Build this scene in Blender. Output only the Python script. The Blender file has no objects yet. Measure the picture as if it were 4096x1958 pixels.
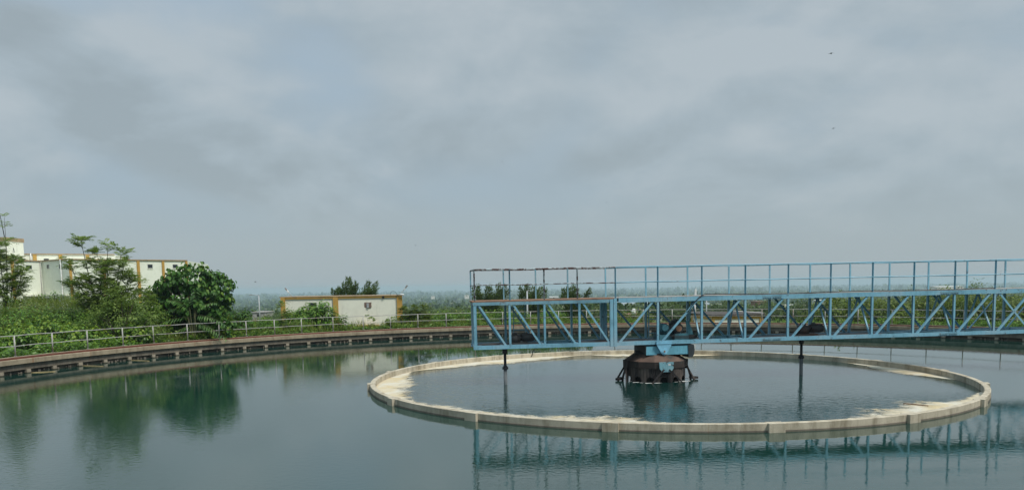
import bpy, math, random
import numpy as np
from mathutils import Vector, Matrix, noise as mnoise
R = math.radians
rng = np.random.default_rng(7)
random.seed(7)
sc = bpy.context.scene
col = sc.collection

# ------------------------------------------------------------------ camera
CAM_H, PITCH, ROLL, F, PPX, PPY = 3.4, 0.0973, 0.0149, 3078.0, 2048.0, 1445.0
_cp, _sp, _cr, _sr = math.cos(PITCH), math.sin(PITCH), math.cos(ROLL), math.sin(ROLL)
FW = np.array([0, _cp, -_sp]); UP0 = np.array([0, _sp, _cp]); RT0 = np.array([1.0, 0, 0])
RT = RT0 * _cr - UP0 * _sr
UP = UP0 * _cr + RT0 * _sr
cam_d = bpy.data.cameras.new('camera'); cam = bpy.data.objects.new('camera', cam_d); col.objects.link(cam)
m = Matrix.Identity(4)
for i in range(3):
    m[i][0], m[i][1], m[i][2] = RT[i], UP[i], -FW[i]
m[2][3] = CAM_H
cam.matrix_world = m
cam_d.sensor_width = 36; cam_d.lens = F / 4096 * 36
cam_d.shift_y = (PPY - 979) / 4096
cam_d.clip_start = 0.1; cam_d.clip_end = 30000
sc.camera = cam
def ray(px, py): return FW + RT * (px - PPX) / F - UP * (py - PPY) / F
def hor(px): return 1144.6 - 0.0150 * (px - 2048)
def on_z(px, py, z=0.0):                     # survey point on a level plane
    a = ray(px, py); k = (z - CAM_H) / a[2]; return a[0] * k, a[1] * k
def at(px, D):                               # ground position at forward distance D
    a = ray(px, hor(px)); return a[0] * D / a[1], D
def zat(px, py, D):
    a = ray(px, py); return CAM_H + a[2] * D / a[1]

def rim(px, r):                              # far crossing of bearing px with a circle round the tank centre
    t_ = at(px, 1.0)[0]; A = 1 + t_ * t_; B = -2 * (t_ * CX + CY); C_ = CX * CX + CY * CY - r * r
    D = (-B + math.sqrt(max(B * B - 4 * A * C_, 0))) / (2 * A); return D * t_, D
CX, CY = 5.246, 27.53                        # centre of the round tank
R_RING, R_TANK = 10.2, 27.0

# ------------------------------------------------------------------ helpers
def tag(o, label=None, cat=None, group=None, kind=None):
    if label: o['label'] = label
    if cat: o['category'] = cat
    if group: o['group'] = group
    if kind: o['kind'] = kind
    return o
def thing(name, label, cat, loc=(0, 0, 0), rz=0.0, group=None):
    o = bpy.data.objects.new(name, None); col.objects.link(o)
    o.empty_display_size = 0.3
    o.location = loc; o.rotation_euler = (0, 0, rz)
    return tag(o, label, cat, group)
def copy_tree(o, parent=None):
    c = o.copy(); col.objects.link(c); c.parent = parent
    for ch in [x for x in bpy.data.objects if x.parent == o]: copy_tree(ch, c)
    return c

class MB:
    def __init__(s): s.v = []; s.f = []; s.sm = []
    def add(s, vs, fs, smooth=False):
        b = len(s.v); s.v += [tuple(map(float, v)) for v in vs]; s.f += [tuple(b + i for i in f) for f in fs]; s.sm += [smooth] * len(fs); return s
    def box(s, x0, x1, y0, y1, z0, z1):
        vs = [(x, y, z) for z in (z0, z1) for y in (y0, y1) for x in (x0, x1)]
        return s.add(vs, [(0, 2, 3, 1), (4, 5, 7, 6), (0, 1, 5, 4), (2, 6, 7, 3), (0, 4, 6, 2), (1, 3, 7, 5)])
    def obox(s, cx, cy, z0, z1, lx, ly, rz):
        c, n = math.cos(rz), math.sin(rz)
        vs = []
        for z in (z0, z1):
            for y in (-ly / 2, ly / 2):
                for x in (-lx / 2, lx / 2): vs.append((cx + x * c - y * n, cy + x * n + y * c, z))
        return s.add(vs, [(0, 2, 3, 1), (4, 5, 7, 6), (0, 1, 5, 4), (2, 6, 7, 3), (0, 4, 6, 2), (1, 3, 7, 5)])
    def bar(s, a, b, w, h, up=(0, 0, 1)):
        a = Vector(a); b = Vector(b); d = (b - a).normalized(); u = Vector(up)
        sd = d.cross(u)
        if sd.length < 1e-3: sd = d.cross(Vector((0, 1, 0)))
        sd.normalize(); u = sd.cross(d).normalized()
        vs = []
        for p in (a, b):
            for q in ((-1, -1), (1, -1), (1, 1), (-1, 1)): vs.append(p + sd * q[0] * w / 2 + u * q[1] * h / 2)
        return s.add(vs, [(0, 1, 2, 3), (7, 6, 5, 4), (0, 4, 5, 1), (1, 5, 6, 2), (2, 6, 7, 3), (3, 7, 4, 0)])
    def angle(s, a, b, w, t, up, flip=1):    # an L-section bar
        a = Vector(a); b = Vector(b); d = (b - a).normalized(); u = Vector(up)
        sd = d.cross(u).normalized(); u = sd.cross(d).normalized()
        o = u * 0
        s.bar(a - u * (w / 2 - t / 2), b - u * (w / 2 - t / 2), w, t, u)
        return s.bar(a + sd * flip * (w / 2 - t / 2) + u * t / 2, b + sd * flip * (w / 2 - t / 2) + u * t / 2, t, w - t, u)
    def tube(s, pts, rad, n=8, cap=True, closed=False):
        pts = [Vector(p) for p in pts]; k = len(pts)
        rad = rad if hasattr(rad, '__len__') else [rad] * k
        b = len(s.v); pu = None
        for i, p in enumerate(pts):
            if closed: d = pts[(i + 1) % k] - pts[i - 1]
            else: d = pts[min(i + 1, k - 1)] - pts[max(i - 1, 0)]
            d = d.normalized() if d.length > 1e-9 else Vector((0, 0, 1))
            if pu is None:
                u = d.orthogonal().normalized()
            else:
                u = pu - d * pu.dot(d); u = u.normalized() if u.length > 1e-6 else d.orthogonal().normalized()
            pu = u; w = d.cross(u)
            for j in range(n):
                a = 2 * math.pi * j / n
                s.v.append(tuple(p + (u * math.cos(a) + w * math.sin(a)) * rad[i]))
        rr = k if closed else k - 1
        for i in range(rr):
            for j in range(n):
                i2 = (i + 1) % k
                s.f.append((b + i * n + j, b + i * n + (j + 1) % n, b + i2 * n + (j + 1) % n, b + i2 * n + j)); s.sm.append(True)
        if cap and not closed:
            s.f.append(tuple(b + j for j in range(n))[::-1]); s.sm.append(False)
            s.f.append(tuple(b + (k - 1) * n + j for j in range(n))); s.sm.append(False)
        return s
    def cyl(s, x, y, z0, z1, r0, r1=None, n=24, smooth=True):
        r1 = r0 if r1 is None else r1
        b = len(s.v)
        for z, r in ((z0, r0), (z1, r1)):
            for j in range(n):
                a = 2 * math.pi * j / n; s.v.append((x + r * math.cos(a), y + r * math.sin(a), z))
        for j in range(n):
            s.f.append((b + j, b + (j + 1) % n, b + n + (j + 1) % n, b + n + j)); s.sm.append(smooth)
        s.f.append(tuple(b + j for j in range(n))[::-1]); s.sm.append(False)
        s.f.append(tuple(b + n + j for j in range(n))); s.sm.append(False)
        return s
    def prism(s, poly, axis, d0, d1):        # polygon (a,b) pairs extruded along axis 'y' -> (a, d, b); 'x' -> (d, a, b); 'z' -> (a, b, d)
        n = len(poly); put = {'y': lambda a, b, d: (a, d, b), 'x': lambda a, b, d: (d, a, b), 'z': lambda a, b, d: (a, b, d)}[axis]
        vs = [put(a, b, d0) for a, b in poly] + [put(a, b, d1) for a, b in poly]
        return s.add(vs, [tuple(range(n)), tuple(range(2 * n - 1, n - 1, -1))] + [(i, n + i, n + (i + 1) % n, (i + 1) % n) for i in range(n)])
    def ring(s, prof, cx, cy, a0, a1, n, closed=False, closedprof=True):   # sweep a (r,z) profile round a vertical axis
        b = len(s.v); k = len(prof); st = n if closed else n + 1
        for i in range(st):
            a = a0 + (a1 - a0) * i / n
            for r, z in prof: s.v.append((cx + r * math.cos(a), cy + r * math.sin(a), z))
        for i in range(n):
            i2 = (i + 1) % st
            for j in range(k if closedprof else k - 1):
                j2 = (j + 1) % k
                s.f.append((b + i * k + j, b + i2 * k + j, b + i2 * k + j2, b + i * k + j2)); s.sm.append(False)
        return s
    def build(s, name, mat, parent=None, fix=True):
        me = bpy.data.meshes.new(name); me.from_pydata(s.v, [], s.f)
        me.polygons.foreach_set('use_smooth', s.sm)
        if fix:
            import bmesh
            bm = bmesh.new(); bm.from_mesh(me); bmesh.ops.recalc_face_normals(bm, faces=bm.faces); bm.to_mesh(me); bm.free()
        me.materials.append(mat); me.update()
        o = bpy.data.objects.new(name, me); col.objects.link(o); o.parent = parent
        return o

def np_mesh(name, verts, quads, mat, parent=None, tint=None):
    me = bpy.data.meshes.new(name)
    nv, nq = len(verts), len(quads)
    me.vertices.add(nv); me.vertices.foreach_set('co', np.ascontiguousarray(verts, dtype=np.float32).ravel())
    me.loops.add(nq * 4); me.loops.foreach_set('vertex_index', np.ascontiguousarray(quads, dtype=np.int32).ravel())
    me.polygons.add(nq); me.polygons.foreach_set('loop_start', np.arange(nq, dtype=np.int32) * 4)
    me.update(calc_edges=True)
    if tint is not None:
        at_ = me.attributes.new('tint', 'FLOAT', 'POINT'); at_.data.foreach_set('value', np.asarray(tint, dtype=np.float32))
    me.materials.append(mat)
    o = bpy.data.objects.new(name, me); col.objects.link(o); o.parent = parent
    return o
def norm(a): return a / np.maximum(np.linalg.norm(a, axis=-1, keepdims=True), 1e-9)
def leaves(pos, axis, nrm, L, W, tint, fold=0.12, kind='rhomb'):
    """leaf-shaped faces: returns verts, quads, tint"""
    pos = np.asarray(pos, float); n = len(pos)
    a = norm(np.asarray(axis, float)); s = norm(np.cross(np.asarray(nrm, float), a)); u = np.cross(a, s)
    L = np.broadcast_to(np.asarray(L, float), (n,))[:, None]; W = np.broadcast_to(np.asarray(W, float), (n,))[:, None]
    if kind == 'rhomb':
        v = np.stack([pos, pos + a * L * .45 + s * W / 2 + u * W * fold, pos + a * L, pos + a * L * .45 - s * W / 2 + u * W * fold], 1)
        q = np.arange(n * 4).reshape(n, 4); k = 4
    else:
        dr = u * L * .12
        v = np.stack([pos, pos + a * L * .05 + s * W * .36 + u * W * fold, pos + a * L * .5 + s * W * .46 + u * W * fold - dr * .5, pos + a * L - dr * 2,
                      pos + a * L * .5 - s * W * .46 + u * W * fold - dr * .5, pos + a * L * .05 - s * W * .36 + u * W * fold], 1)
        b = np.arange(n)[:, None] * 6
        q = np.concatenate([b + np.array([[0, 1, 2, 3]]), b + np.array([[0, 3, 4, 5]])], 0); k = 6
    return v.reshape(-1, 3), q, np.repeat(np.broadcast_to(np.asarray(tint, float), (n,)), k)
def merge(parts):
    V, Q, T = [], [], []; b = 0
    for v, q, t in parts:
        V.append(v); Q.append(q + b); T.append(t); b += len(v)
    return np.concatenate(V), np.concatenate(Q), np.concatenate(T)
def rdir(n, zmin=-1, zmax=1):
    z = rng.uniform(zmin, zmax, n); a = rng.uniform(0, 2 * np.pi, n); r = np.sqrt(np.maximum(0, 1 - z * z))
    return np.stack([r * np.cos(a), r * np.sin(a), z], -1)

# ------------------------------------------------------------------ materials
class NT:
    def __init__(s, name):
        s.m = bpy.data.materials.new(name); s.m.use_nodes = True; s.t = s.m.node_tree; s.t.nodes.clear()
        s.out = s.n('ShaderNodeOutputMaterial')
    def n(s, typ, **kw):
        x = s.t.nodes.new(typ)
        for k, v in kw.items():
            if k.startswith('i_'):
                key = k[2:]; key = int(key) if key.isdigit() else key.replace('_', ' ')
                s.set(x.inputs[key], v)
            else: setattr(x, k, v)
        return x
    def set(s, inp, v):
        if hasattr(v, 'is_output') or isinstance(v, bpy.types.NodeSocket): s.t.links.new(v, inp)
        else: inp.default_value = v
    def pos(s): return s.n('ShaderNodeNewGeometry').outputs['Position']
    def mapv(s, v, scale=(1, 1, 1), loc=(0, 0, 0)):
        return s.n('ShaderNodeMapping', i_Vector=v, i_Scale=scale, i_Location=loc).outputs[0]
    def noise(s, v, scale, detail=5, rough=.55, dist=0):
        return s.n('ShaderNodeTexNoise', i_Vector=v, i_Scale=scale, i_Detail=detail, i_Roughness=rough, i_Distortion=dist).outputs['Fac']
    def ramp(s, f, stops, interp='LINEAR'):
        r = s.n('ShaderNodeValToRGB', i_Fac=f); e = r.color_ramp.elements; r.color_ramp.interpolation = interp
        while len(e) < len(stops): e.new(.5)
        for el, (p, c) in zip(e, stops):
            el.position = p; el.color = (c, c, c, 1) if not hasattr(c, '__len__') else (*c[:3], 1)
        return r.outputs['Color']
    def mix(s, f, a, b, blend='MIX'):
        x = s.n('ShaderNodeMix', data_type='RGBA', blend_type=blend)
        s.set(x.inputs[0], f)
        for i, v in ((6, a), (7, b)):
            s.set(x.inputs[i], v if not isinstance(v, tuple) else (*v[:3], 1))
        return x.outputs[2]
    def math(s, op, a, b=0.0, c=0.0):
        x = s.n('ShaderNodeMath', operation=op); s.set(x.inputs[0], a); s.set(x.inputs[1], b); s.set(x.inputs[2], c); return x.outputs[0]
    def bump(s, h, strength=.3, dist=.02):
        return s.n('ShaderNodeBump', i_Strength=strength, i_Distance=dist, i_Height=h).outputs[0]
    def bsdf(s, base, rough=.8, normal=None, metal=0.0, spec=.4, **kw):
        p = s.n('ShaderNodeBsdfPrincipled'); s.set(p.inputs['Base Color'], base if not isinstance(base, tuple) else (*base[:3], 1))
        s.set(p.inputs['Roughness'], rough); s.set(p.inputs['Metallic'], metal); s.set(p.inputs['Specular IOR Level'], spec)
        if normal is not None: s.set(p.inputs['Normal'], normal)
        for k, v in kw.items(): s.set(p.inputs[k.replace('_', ' ')], v)
        return p.outputs[0]
    def done(s, sh): s.t.links.new(sh, s.out.inputs['Surface']); return s.m

def mat_mottled(name, c1, c2, scale=4, rough=.85, bump=.25, c3=None, t3=.62, zstretch=1.0, spec=.3, scale3=1.3):
    t = NT(name); p = t.pos(); pm = t.mapv(p, (1, 1, zstretch))
    n = t.noise(pm, scale, 8, .65); c = t.mix(t.ramp(n, [(.3, 0.), (.7, 1.)]), c1, c2)
    if c3:
        n3 = t.noise(t.mapv(p, (1, 1, zstretch), (5, 3, 1)), scale3, 7, .65)
        c = t.mix(t.ramp(n3, [(t3 - .06, 0.), (t3 + .06, 1.)]), c, c3)
    return t.done(t.bsdf(c, rough, t.bump(t.noise(p, scale * 6, 6), bump, .01) if bump else None, spec=spec))
def mat_paint(name, c1, c2, rust, t0=.6, scale=5.0, rough=.5, fine=.06):
    t = NT(name); p = t.pos()
    base = t.mix(t.noise(p, 3.0, 5), c1, c2)
    fade = t.noise(t.mapv(p, (1, 1, 1), (2, 5, 1)), .9, 5, .65)
    base = t.mix(t.ramp(fade, [(.50, 0.), (.64, .55)]), base, tuple(.5 * x + .20 for x in c2))   # chalky sun-faded paint
    base = t.mix(t.ramp(fade, [(.34, .6), (.47, 0.)]), base, tuple(x * .62 for x in c1))
    # fine grime in vertical runs
    g = t.noise(t.mapv(p, (9, 9, 1.2)), 1.6, 6, .6)
    base = t.mix(t.ramp(g, [(.5, 0.), (.8, .55)]), base, tuple(x * .55 for x in c1))
    nz = t.math('ADD', t.math('MULTIPLY', t.noise(p, scale, 8, .7), .72), t.math('MULTIPLY', t.noise(p, scale * 6, 4, .6), .28))
    rm = t.ramp(nz, [(t0, 0.), (t0 + fine, 1.)])
    rc = t.mix(t.noise(p, 22, 5), rust, tuple(x * .45 for x in rust))
    c = t.mix(rm, base, rc)
    r = t.mix(rm, (rough,) * 3, (.9,) * 3)
    return t.done(t.bsdf(c, r, t.bump(nz, .15, .006), spec=.4))
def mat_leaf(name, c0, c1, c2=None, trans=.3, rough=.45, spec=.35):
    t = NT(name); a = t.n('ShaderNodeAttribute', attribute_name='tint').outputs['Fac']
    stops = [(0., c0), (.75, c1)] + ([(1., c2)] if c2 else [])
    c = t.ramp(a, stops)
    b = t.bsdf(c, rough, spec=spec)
    tr = t.n('ShaderNodeBsdfTranslucent'); t.set(tr.inputs[0], t.mix(.5, c, (.16, .24, .03)))
    x = t.n('ShaderNodeMixShader'); t.set(x.inputs[0], trans); t.t.links.new(b, x.inputs[1]); t.t.links.new(tr.outputs[0], x.inputs[2])
    return t.done(x.outputs[0])

def mat_concrete(name, c1, c2, stain, rustc=None, t_st=.58, streak=.75):
    t = NT(name); p = t.pos()
    n = t.noise(p, 2.2, 8, .65); c = t.mix(t.ramp(n, [(.32, 0.), (.68, 1.)]), c1, c2)
    st = t.noise(t.mapv(p, (2.2, 2.2, .6)), 1.3, 9, .68, .4)
    c = t.mix(t.math('MULTIPLY', t.ramp(st, [(t_st - .1, 0.), (t_st + .16, 1.)]), streak), c, stain)
    sp = t.noise(p, 30, 3, .6); c = t.mix(t.ramp(sp, [(.62, 0.), (.8, .5)]), c, tuple(x * .5 for x in c1))
    if rustc:
        rn = t.noise(t.mapv(p, (2.6, 2.6, .25), (9, 2, 0)), .9, 6, .6)
        c = t.mix(t.ramp(rn, [(.62, 0.), (.74, .8)]), c, rustc)
    return t.done(t.bsdf(c, .88, t.bump(t.noise(p, 26, 7, .65), .35, .012), spec=.25))

M = {}
M['blue'] = mat_paint('blue_paint', (.15, .355, .47), (.215, .43, .53), (.10, .055, .038), .575, 6.5)
M['blue_worn'] = mat_paint('worn_blue_paint', (.13, .28, .36), (.18, .35, .42), (.13, .055, .03), .54, 3.0, .6, .12)
M['rail_rust'] = mat_paint('rusted_rail_paint', (.30, .42, .46), (.5, .55, .55), (.10, .045, .035), .44, 5.0, .6, .08)
M['rust_plate'] = mat_mottled('rusty_deck_plate', (.19, .10, .06), (.28, .17, .11), 3, .9, .3, (.12, .06, .04), .6)
M['grey_plate'] = mat_mottled('grey_deck_plate', (.24, .22, .20), (.34, .32, .29), 3, .8, .3, (.16, .10, .07), .6)
M['floor_plate'] = mat_mottled('dirty_floor_plate', (.045, .07, .085), (.09, .13, .15), 3, .8, .3, (.06, .035, .025), .52)
M['machine'] = mat_mottled('greasy_machine_paint', (.028, .035, .038), (.05, .045, .04), 6, .6, .3, (.07, .04, .03), .56, spec=.5)
M['machine_teal'] = mat_mottled('dull_teal_machine_paint', (.035, .12, .15), (.06, .18, .22), 5, .6, .25, (.03, .03, .03), .58)
M['black'] = mat_mottled('black_pipe', (.018, .02, .023), (.035, .036, .04), 6, .55, .2)
M['pipe_grey'] = mat_mottled('weathered_grey_pipe', (.10, .12, .13), (.17, .18, .18), 7, .7, .2, (.16, .07, .04), .66)
M['rust_drum'] = mat_mottled('rusty_steel_drum', (.075, .05, .04), (.15, .095, .07), 3, .85, .35, (.045, .04, .035), .5, 1, .3, 1.6)
M['dark_drum'] = mat_mottled('dark_rusted_steel', (.022, .022, .021), (.05, .036, .03), 4, .85, .35, (.05, .075, .075), .63, .5)
M['skirt'] = mat_mottled('rust_streaked_skirt', (.05, .04, .033), (.14, .115, .10), 5, .9, .4, (.022, .02, .02), .50, .25)
M['patch_blue'] = mat_paint('peeling_blue_paint', (.14, .32, .38), (.20, .38, .43), (.05, .03, .022), .56, 5.0, .6, .03)
M['beam_blue'] = mat_paint('beam_blue_paint', (.12, .36, .46), (.15, .41, .52), (.04, .03, .022), .58, 3.5, .6, .06)
M['pivot_blue'] = mat_paint('fresh_blue_paint', (.21, .48, .64), (.24, .53, .70), (.10, .05, .03), .78, 4.0)
M['dark_steel'] = mat_mottled('dark_steel', (.022, .028, .03), (.04, .05, .055), 5, .7, .25, (.07, .04, .03), .62)
M['concrete'] = mat_concrete('pale_concrete', (.46, .42, .34), (.57, .53, .45), (.22, .19, .14))
M['ringwall'] = mat_concrete('ring_concrete', (.38, .335, .25), (.52, .465, .36), (.18, .15, .10), (.26, .16, .07), .55, .9)
M['lip'] = mat_concrete('launder_lip_concrete', (.25, .205, .14), (.345, .29, .205), (.13, .095, .06), (.21, .10, .045), .55)
M['lipdark'] = mat_concrete('wet_stained_concrete', (.15, .13, .10), (.22, .19, .15), (.07, .058, .045), (.16, .07, .03), .52)
M['block'] = mat_concrete('bracket_concrete', (.27, .235, .175), (.35, .305, .235), (.14, .11, .08))
def wet_foot(m, z0, z1, dark):               # dark slime line where a surface stands in the water
    t = m.node_tree; b = [n for n in t.nodes if n.type == 'BSDF_PRINCIPLED'][0]; src = b.inputs['Base Color'].links[0].from_socket
    g_ = t.nodes.new('ShaderNodeNewGeometry'); sp_ = t.nodes.new('ShaderNodeSeparateXYZ'); t.links.new(g_.outputs['Position'], sp_.inputs[0])
    nz_ = t.nodes.new('ShaderNodeTexNoise'); t.links.new(g_.outputs['Position'], nz_.inputs['Vector']); nz_.inputs['Scale'].default_value = 6
    ma = t.nodes.new('ShaderNodeMath'); ma.operation = 'MULTIPLY_ADD'; t.links.new(nz_.outputs['Fac'], ma.inputs[0]); ma.inputs[1].default_value = -.05; t.links.new(sp_.outputs[2], ma.inputs[2])
    mr = t.nodes.new('ShaderNodeMapRange'); t.links.new(ma.outputs[0], mr.inputs[0]); mr.inputs[1].default_value = z0 - .025; mr.inputs[2].default_value = z1 - .025
    mx_ = t.nodes.new('ShaderNodeMix'); mx_.data_type = 'RGBA'; t.links.new(mr.outputs[0], mx_.inputs[0]); mx_.inputs[6].default_value = (*dark, 1); t.links.new(src, mx_.inputs[7]); t.links.new(mx_.outputs[2], b.inputs['Base Color'])
wet_foot(M['block'], .02, .06, (.05, .045, .03))
M['deepwall'] = mat_mottled('slimy_tank_wall', (.07, .058, .042), (.14, .115, .085), 5, .8, .5, (.03, .028, .022), .54)
M['track'] = mat_mottled('rusty_track_rail', (.10, .035, .022), (.16, .055, .035), 8, .8, .3)
M['galv'] = mat_mottled('weathered_galvanised_pipe', (.30, .29, .27), (.42, .41, .38), 6, .6, .1, (.20, .12, .08), .60)
M['cream'] = mat_concrete('cream_plaster', (.67, .67, .57), (.74, .74, .63), (.40, .40, .32), None, .63, .55)
M['palegreen'] = mat_concrete('pale_green_plaster', (.68, .71, .60), (.75, .78, .67), (.38, .42, .36), None, .66, .5)
M['mustard'] = mat_concrete('mustard_paint', (.40, .235, .05), (.46, .28, .075), (.20, .13, .05), None, .62, .7)
M['parapet'] = mat_concrete('weathered_parapet', (.30, .21, .12), (.38, .27, .16), (.12, .10, .08))
M['glassdark'] = NT('dark_window_glass'); M['glassdark'] = M['glassdark'].done(M['glassdark'].bsdf((.02, .025, .03), .15, spec=.5))
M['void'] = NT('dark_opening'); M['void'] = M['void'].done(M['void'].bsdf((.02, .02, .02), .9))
M['brickhole'] = mat_mottled('broken_brick', (.14, .10, .08), (.24, .17, .13), 12, .95, .5)
M['greymetal'] = mat_mottled('grey_metal', (.30, .32, .33), (.40, .42, .43), 6, .5, .1)
M['white'] = mat_mottled('white_paint', (.66, .66, .64), (.76, .76, .74), 4, .6, .1, (.5, .47, .42), .64)
M['brown'] = mat_mottled('brown_wood', (.10, .06, .035), (.18, .11, .06), 8, .8, .3)
M['tar'] = mat_mottled('weathered_roof_felt', (.05, .045, .04), (.085, .075, .065), 3, .95, .2)
M['straw'] = mat_mottled('floating_reed', (.32, .24, .11), (.45, .36, .18), 8, .8, .2)
M['bark'] = mat_mottled('bark', (.045, .038, .028), (.09, .075, .055), 9, .95, .5, None)
M['twig'] = mat_mottled('green_twig', (.06, .07, .03), (.11, .11, .05), 9, .9, .2)
M['bird'] = mat_mottled('dark_feathers', (.06, .06, .065), (.11, .11, .11), 20, .8, 0)
M['rubber'] = mat_mottled('rubber', (.02, .02, .02), (.035, .035, .035), 9, .8, .1)
M['lampglass'] = mat_mottled('lamp_housing', (.20, .19, .18), (.32, .30, .28), 9, .5, .1)
M['carbody'] = NT('car_paint'); M['carbody'] = M['carbody'].done(M['carbody'].bsdf((.62, .64, .64), .25, spec=.5))
M['brick'] = mat_mottled('dull_brick', (.16, .09, .065), (.24, .14, .10), 3, .95, .2)
M['farwhite'] = mat_mottled('whitewash', (.58, .58, .55), (.7, .7, .66), .8, .9, 0, (.42, .4, .36), .62)
M['fargrey'] = mat_mottled('grey_block_wall', (.28, .27, .25), (.38, .37, .35), 1.4, .9, 0, (.2, .18, .16), .6)
M['l_feather'] = mat_leaf('feathery_leaf', (.10, .17, .04), (.22, .31, .065), (.28, .35, .09), .5)
M['l_big'] = mat_leaf('heart_leaf', (.012, .045, .010), (.05, .135, .018), (.13, .21, .03), .25, .5, .22)
M['l_frond'] = mat_leaf('frond_leaf', (.04, .11, .03), (.10, .20, .05), (.17, .25, .08), .3, .35, .5)
M['l_castor'] = mat_leaf('castor_leaf', (.035, .10, .012), (.11, .23, .022), (.20, .30, .04), .35)
M['l_dark'] = mat_leaf('dark_tree_leaf', (.045, .075, .028), (.10, .15, .045), (.15, .20, .06), .35)
M['l_scrub'] = mat_leaf('scrub_leaf', (.055, .10, .015), (.13, .18, .025), (.21, .23, .045), .35)
M['l_vine'] = mat_leaf('creeper_leaf', (.035, .10, .010), (.11, .22, .018), (.22, .31, .03), .35, .4, .4)
M['l_grass'] = mat_leaf('grass_blade', (.07, .11, .018), (.15, .19, .03), (.24, .24, .06), .35)
M['l_woods'] = mat_leaf('woodland_leaf', (.025, .055, .018), (.065, .11, .028), (.12, .15, .04), .15)

def mat_ground():
    t = NT('hillside_ground'); p = t.pos()
    n1 = t.noise(p, .35, 8, .65); n2 = t.noise(t.mapv(p, (1, 1, 1), (40, 7, 0)), .012, 6, .6); n3 = t.noise(p, 5, 6, .7)
    g = t.mix(t.ramp(n1, [(.35, 0.), (.65, 1.)]), (.045, .075, .02), (.095, .125, .035))
    g = t.mix(t.ramp(n3, [(.5, 0.), (.75, .6)]), g, (.12, .10, .05))
    g = t.mix(t.ramp(n2, [(.5, 0.), (.6, .75)]), g, (.13, .14, .06))
    return t.done(t.bsdf(g, .95, t.bump(n3, .5, .05), spec=.15))
M['ground'] = mat_ground()
def mat_water(name, base, amp1, amp2, mask_lo, mask_hi, seed=0.0, rough=.015, ior=2.35, s1=6.2):
    t = NT(name); p = t.pos(); p = t.mapv(p, (1, 1, 1), (seed, seed * .37, 0))
    msk = t.ramp(t.noise(t.mapv(p, (1, .55, 1)), .16, 4, .55), [(.38, mask_lo), (.66, mask_hi)])
    w1 = t.noise(t.mapv(p, (1, 1.25, 1)), s1, 3, .5, .5)
    w2 = t.noise(p, 17.0, 4, .55, .3)
    h = t.math('ADD', t.math('MULTIPLY', w1, amp1), t.math('MULTIPLY', w2, amp2))
    sy = t.n('ShaderNodeSeparateXYZ', i_Vector=t.pos()).outputs[1]
    nearer = t.n('ShaderNodeMapRange', i_0=sy, i_1=34.0, i_2=13.0, i_3=.35, i_4=1.25).outputs[0]     # breeze is fresher on the near side
    sx = t.n('ShaderNodeSeparateXYZ', i_Vector=t.pos()).outputs[0]
    gust = t.n('ShaderNodeMapRange', i_0=sx, i_1=.5, i_2=-7.0, i_3=1.0, i_4=2.6).outputs[0]          # and on the open left side
    h = t.math('MULTIPLY', t.math('MULTIPLY', h, msk), t.math('MULTIPLY', nearer, gust))
    nb = t.n('ShaderNodeBump', i_Strength=1.0, i_Distance=1.0, i_Height=h).outputs[0]
    mur = t.noise(p, .35, 5, .6)
    c = t.mix(mur, base, tuple(x * .72 for x in base))
    return t.done(t.bsdf(c, rough, nb, spec=.5, IOR=ior))
M['water'] = mat_water('tank_water', (.008, .040, .030), .0017, .00025, .35, 1.5)
M['water_in'] = mat_water('feed_well_water', (.009, .036, .031), .0125, .0016, .6, 1.3, 31.0, .015, 2.7, 4.4)
M['pond'] = mat_mottled('pond_surface', (.30, .33, .35), (.34, .37, .39), .02, .1, 0, spec=.5)
def mat_foam():
    t = NT('scum_foam'); p = t.pos()
    n = t.noise(t.mapv(p, (1, 1, 1), (3, 1, 0)), .9, 7, .65, .8); f = t.noise(p, 9, 6, .7)
    c = t.mix(t.ramp(n, [(.4, 0.), (.62, 1.)]), (.54, .51, .42), (.50, .41, .25))
    c = t.mix(t.ramp(f, [(.55, 0.), (.8, .5)]), c, (.40, .36, .27))
    d = t.n('ShaderNodeAttribute', attribute_name='tint').outputs['Fac']
    w = t.noise(p, 1.6, 9, .72, .6)
    e = t.math('ADD', d, t.math('MULTIPLY', t.math('SUBTRACT', w, .45), 1.7))
    al = t.ramp(e, [(.02, 0.), (.28, .75), (.5, 1.)])
    x = t.n('ShaderNodeMixShader'); t.set(x.inputs[0], al); t.t.links.new(t.n('ShaderNodeBsdfTransparent').outputs[0], x.inputs[1]); t.t.links.new(t.bsdf(c, .85, t.bump(f, .5, .02), spec=.2), x.inputs[2])
    return t.done(x.outputs[0])
M['foam'] = mat_foam()

# ------------------------------------------------------------------ terrain
PR = np.array([0, 27.3, 28.6, 33, 40, 60, 100, 200, 400, 800, 1500, 3000, 6000, 20000.])
PZ = np.array([-.2, .42, .35, -.4, -1.3, -2.0, -3.2, -7.5, -14, -22, -34, -44, -50, -56.])
def ground_z(x, y):
    x = np.asarray(x, float); y = np.asarray(y, float)
    r = np.hypot(x - CX, y - CY)
    z = np.interp(np.log(np.maximum(r, 1)), np.log(np.maximum(PR, 1)), PZ)
    gate = np.clip((r - 27.6) / 3.0, 0, 1)
    z = z + gate * 3.6 * np.exp(-((x + 31) / 12) ** 2 - ((y - 50) / 11.5) ** 2)
    z = z + gate * 3.6 * np.exp(-((x + 55) / 30) ** 2 - ((y - 84) / 26) ** 2)
    z = z + np.clip((r - 60) / 60, 0, 1) * .35 * np.sin(x * .031 + 1.3) * np.cos(y * .027)
    # ground by the photographer stays low
    return z
def gz(x, y): return float(ground_z(x, y))
na = 240
rs = np.concatenate([np.linspace(27.15, 45, 24), np.geomspace(46.5, 8400, 70)])
an = np.linspace(0, 2 * np.pi, na, endpoint=False)
rr, aa = np.meshgrid(rs, an, indexing='ij')
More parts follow.
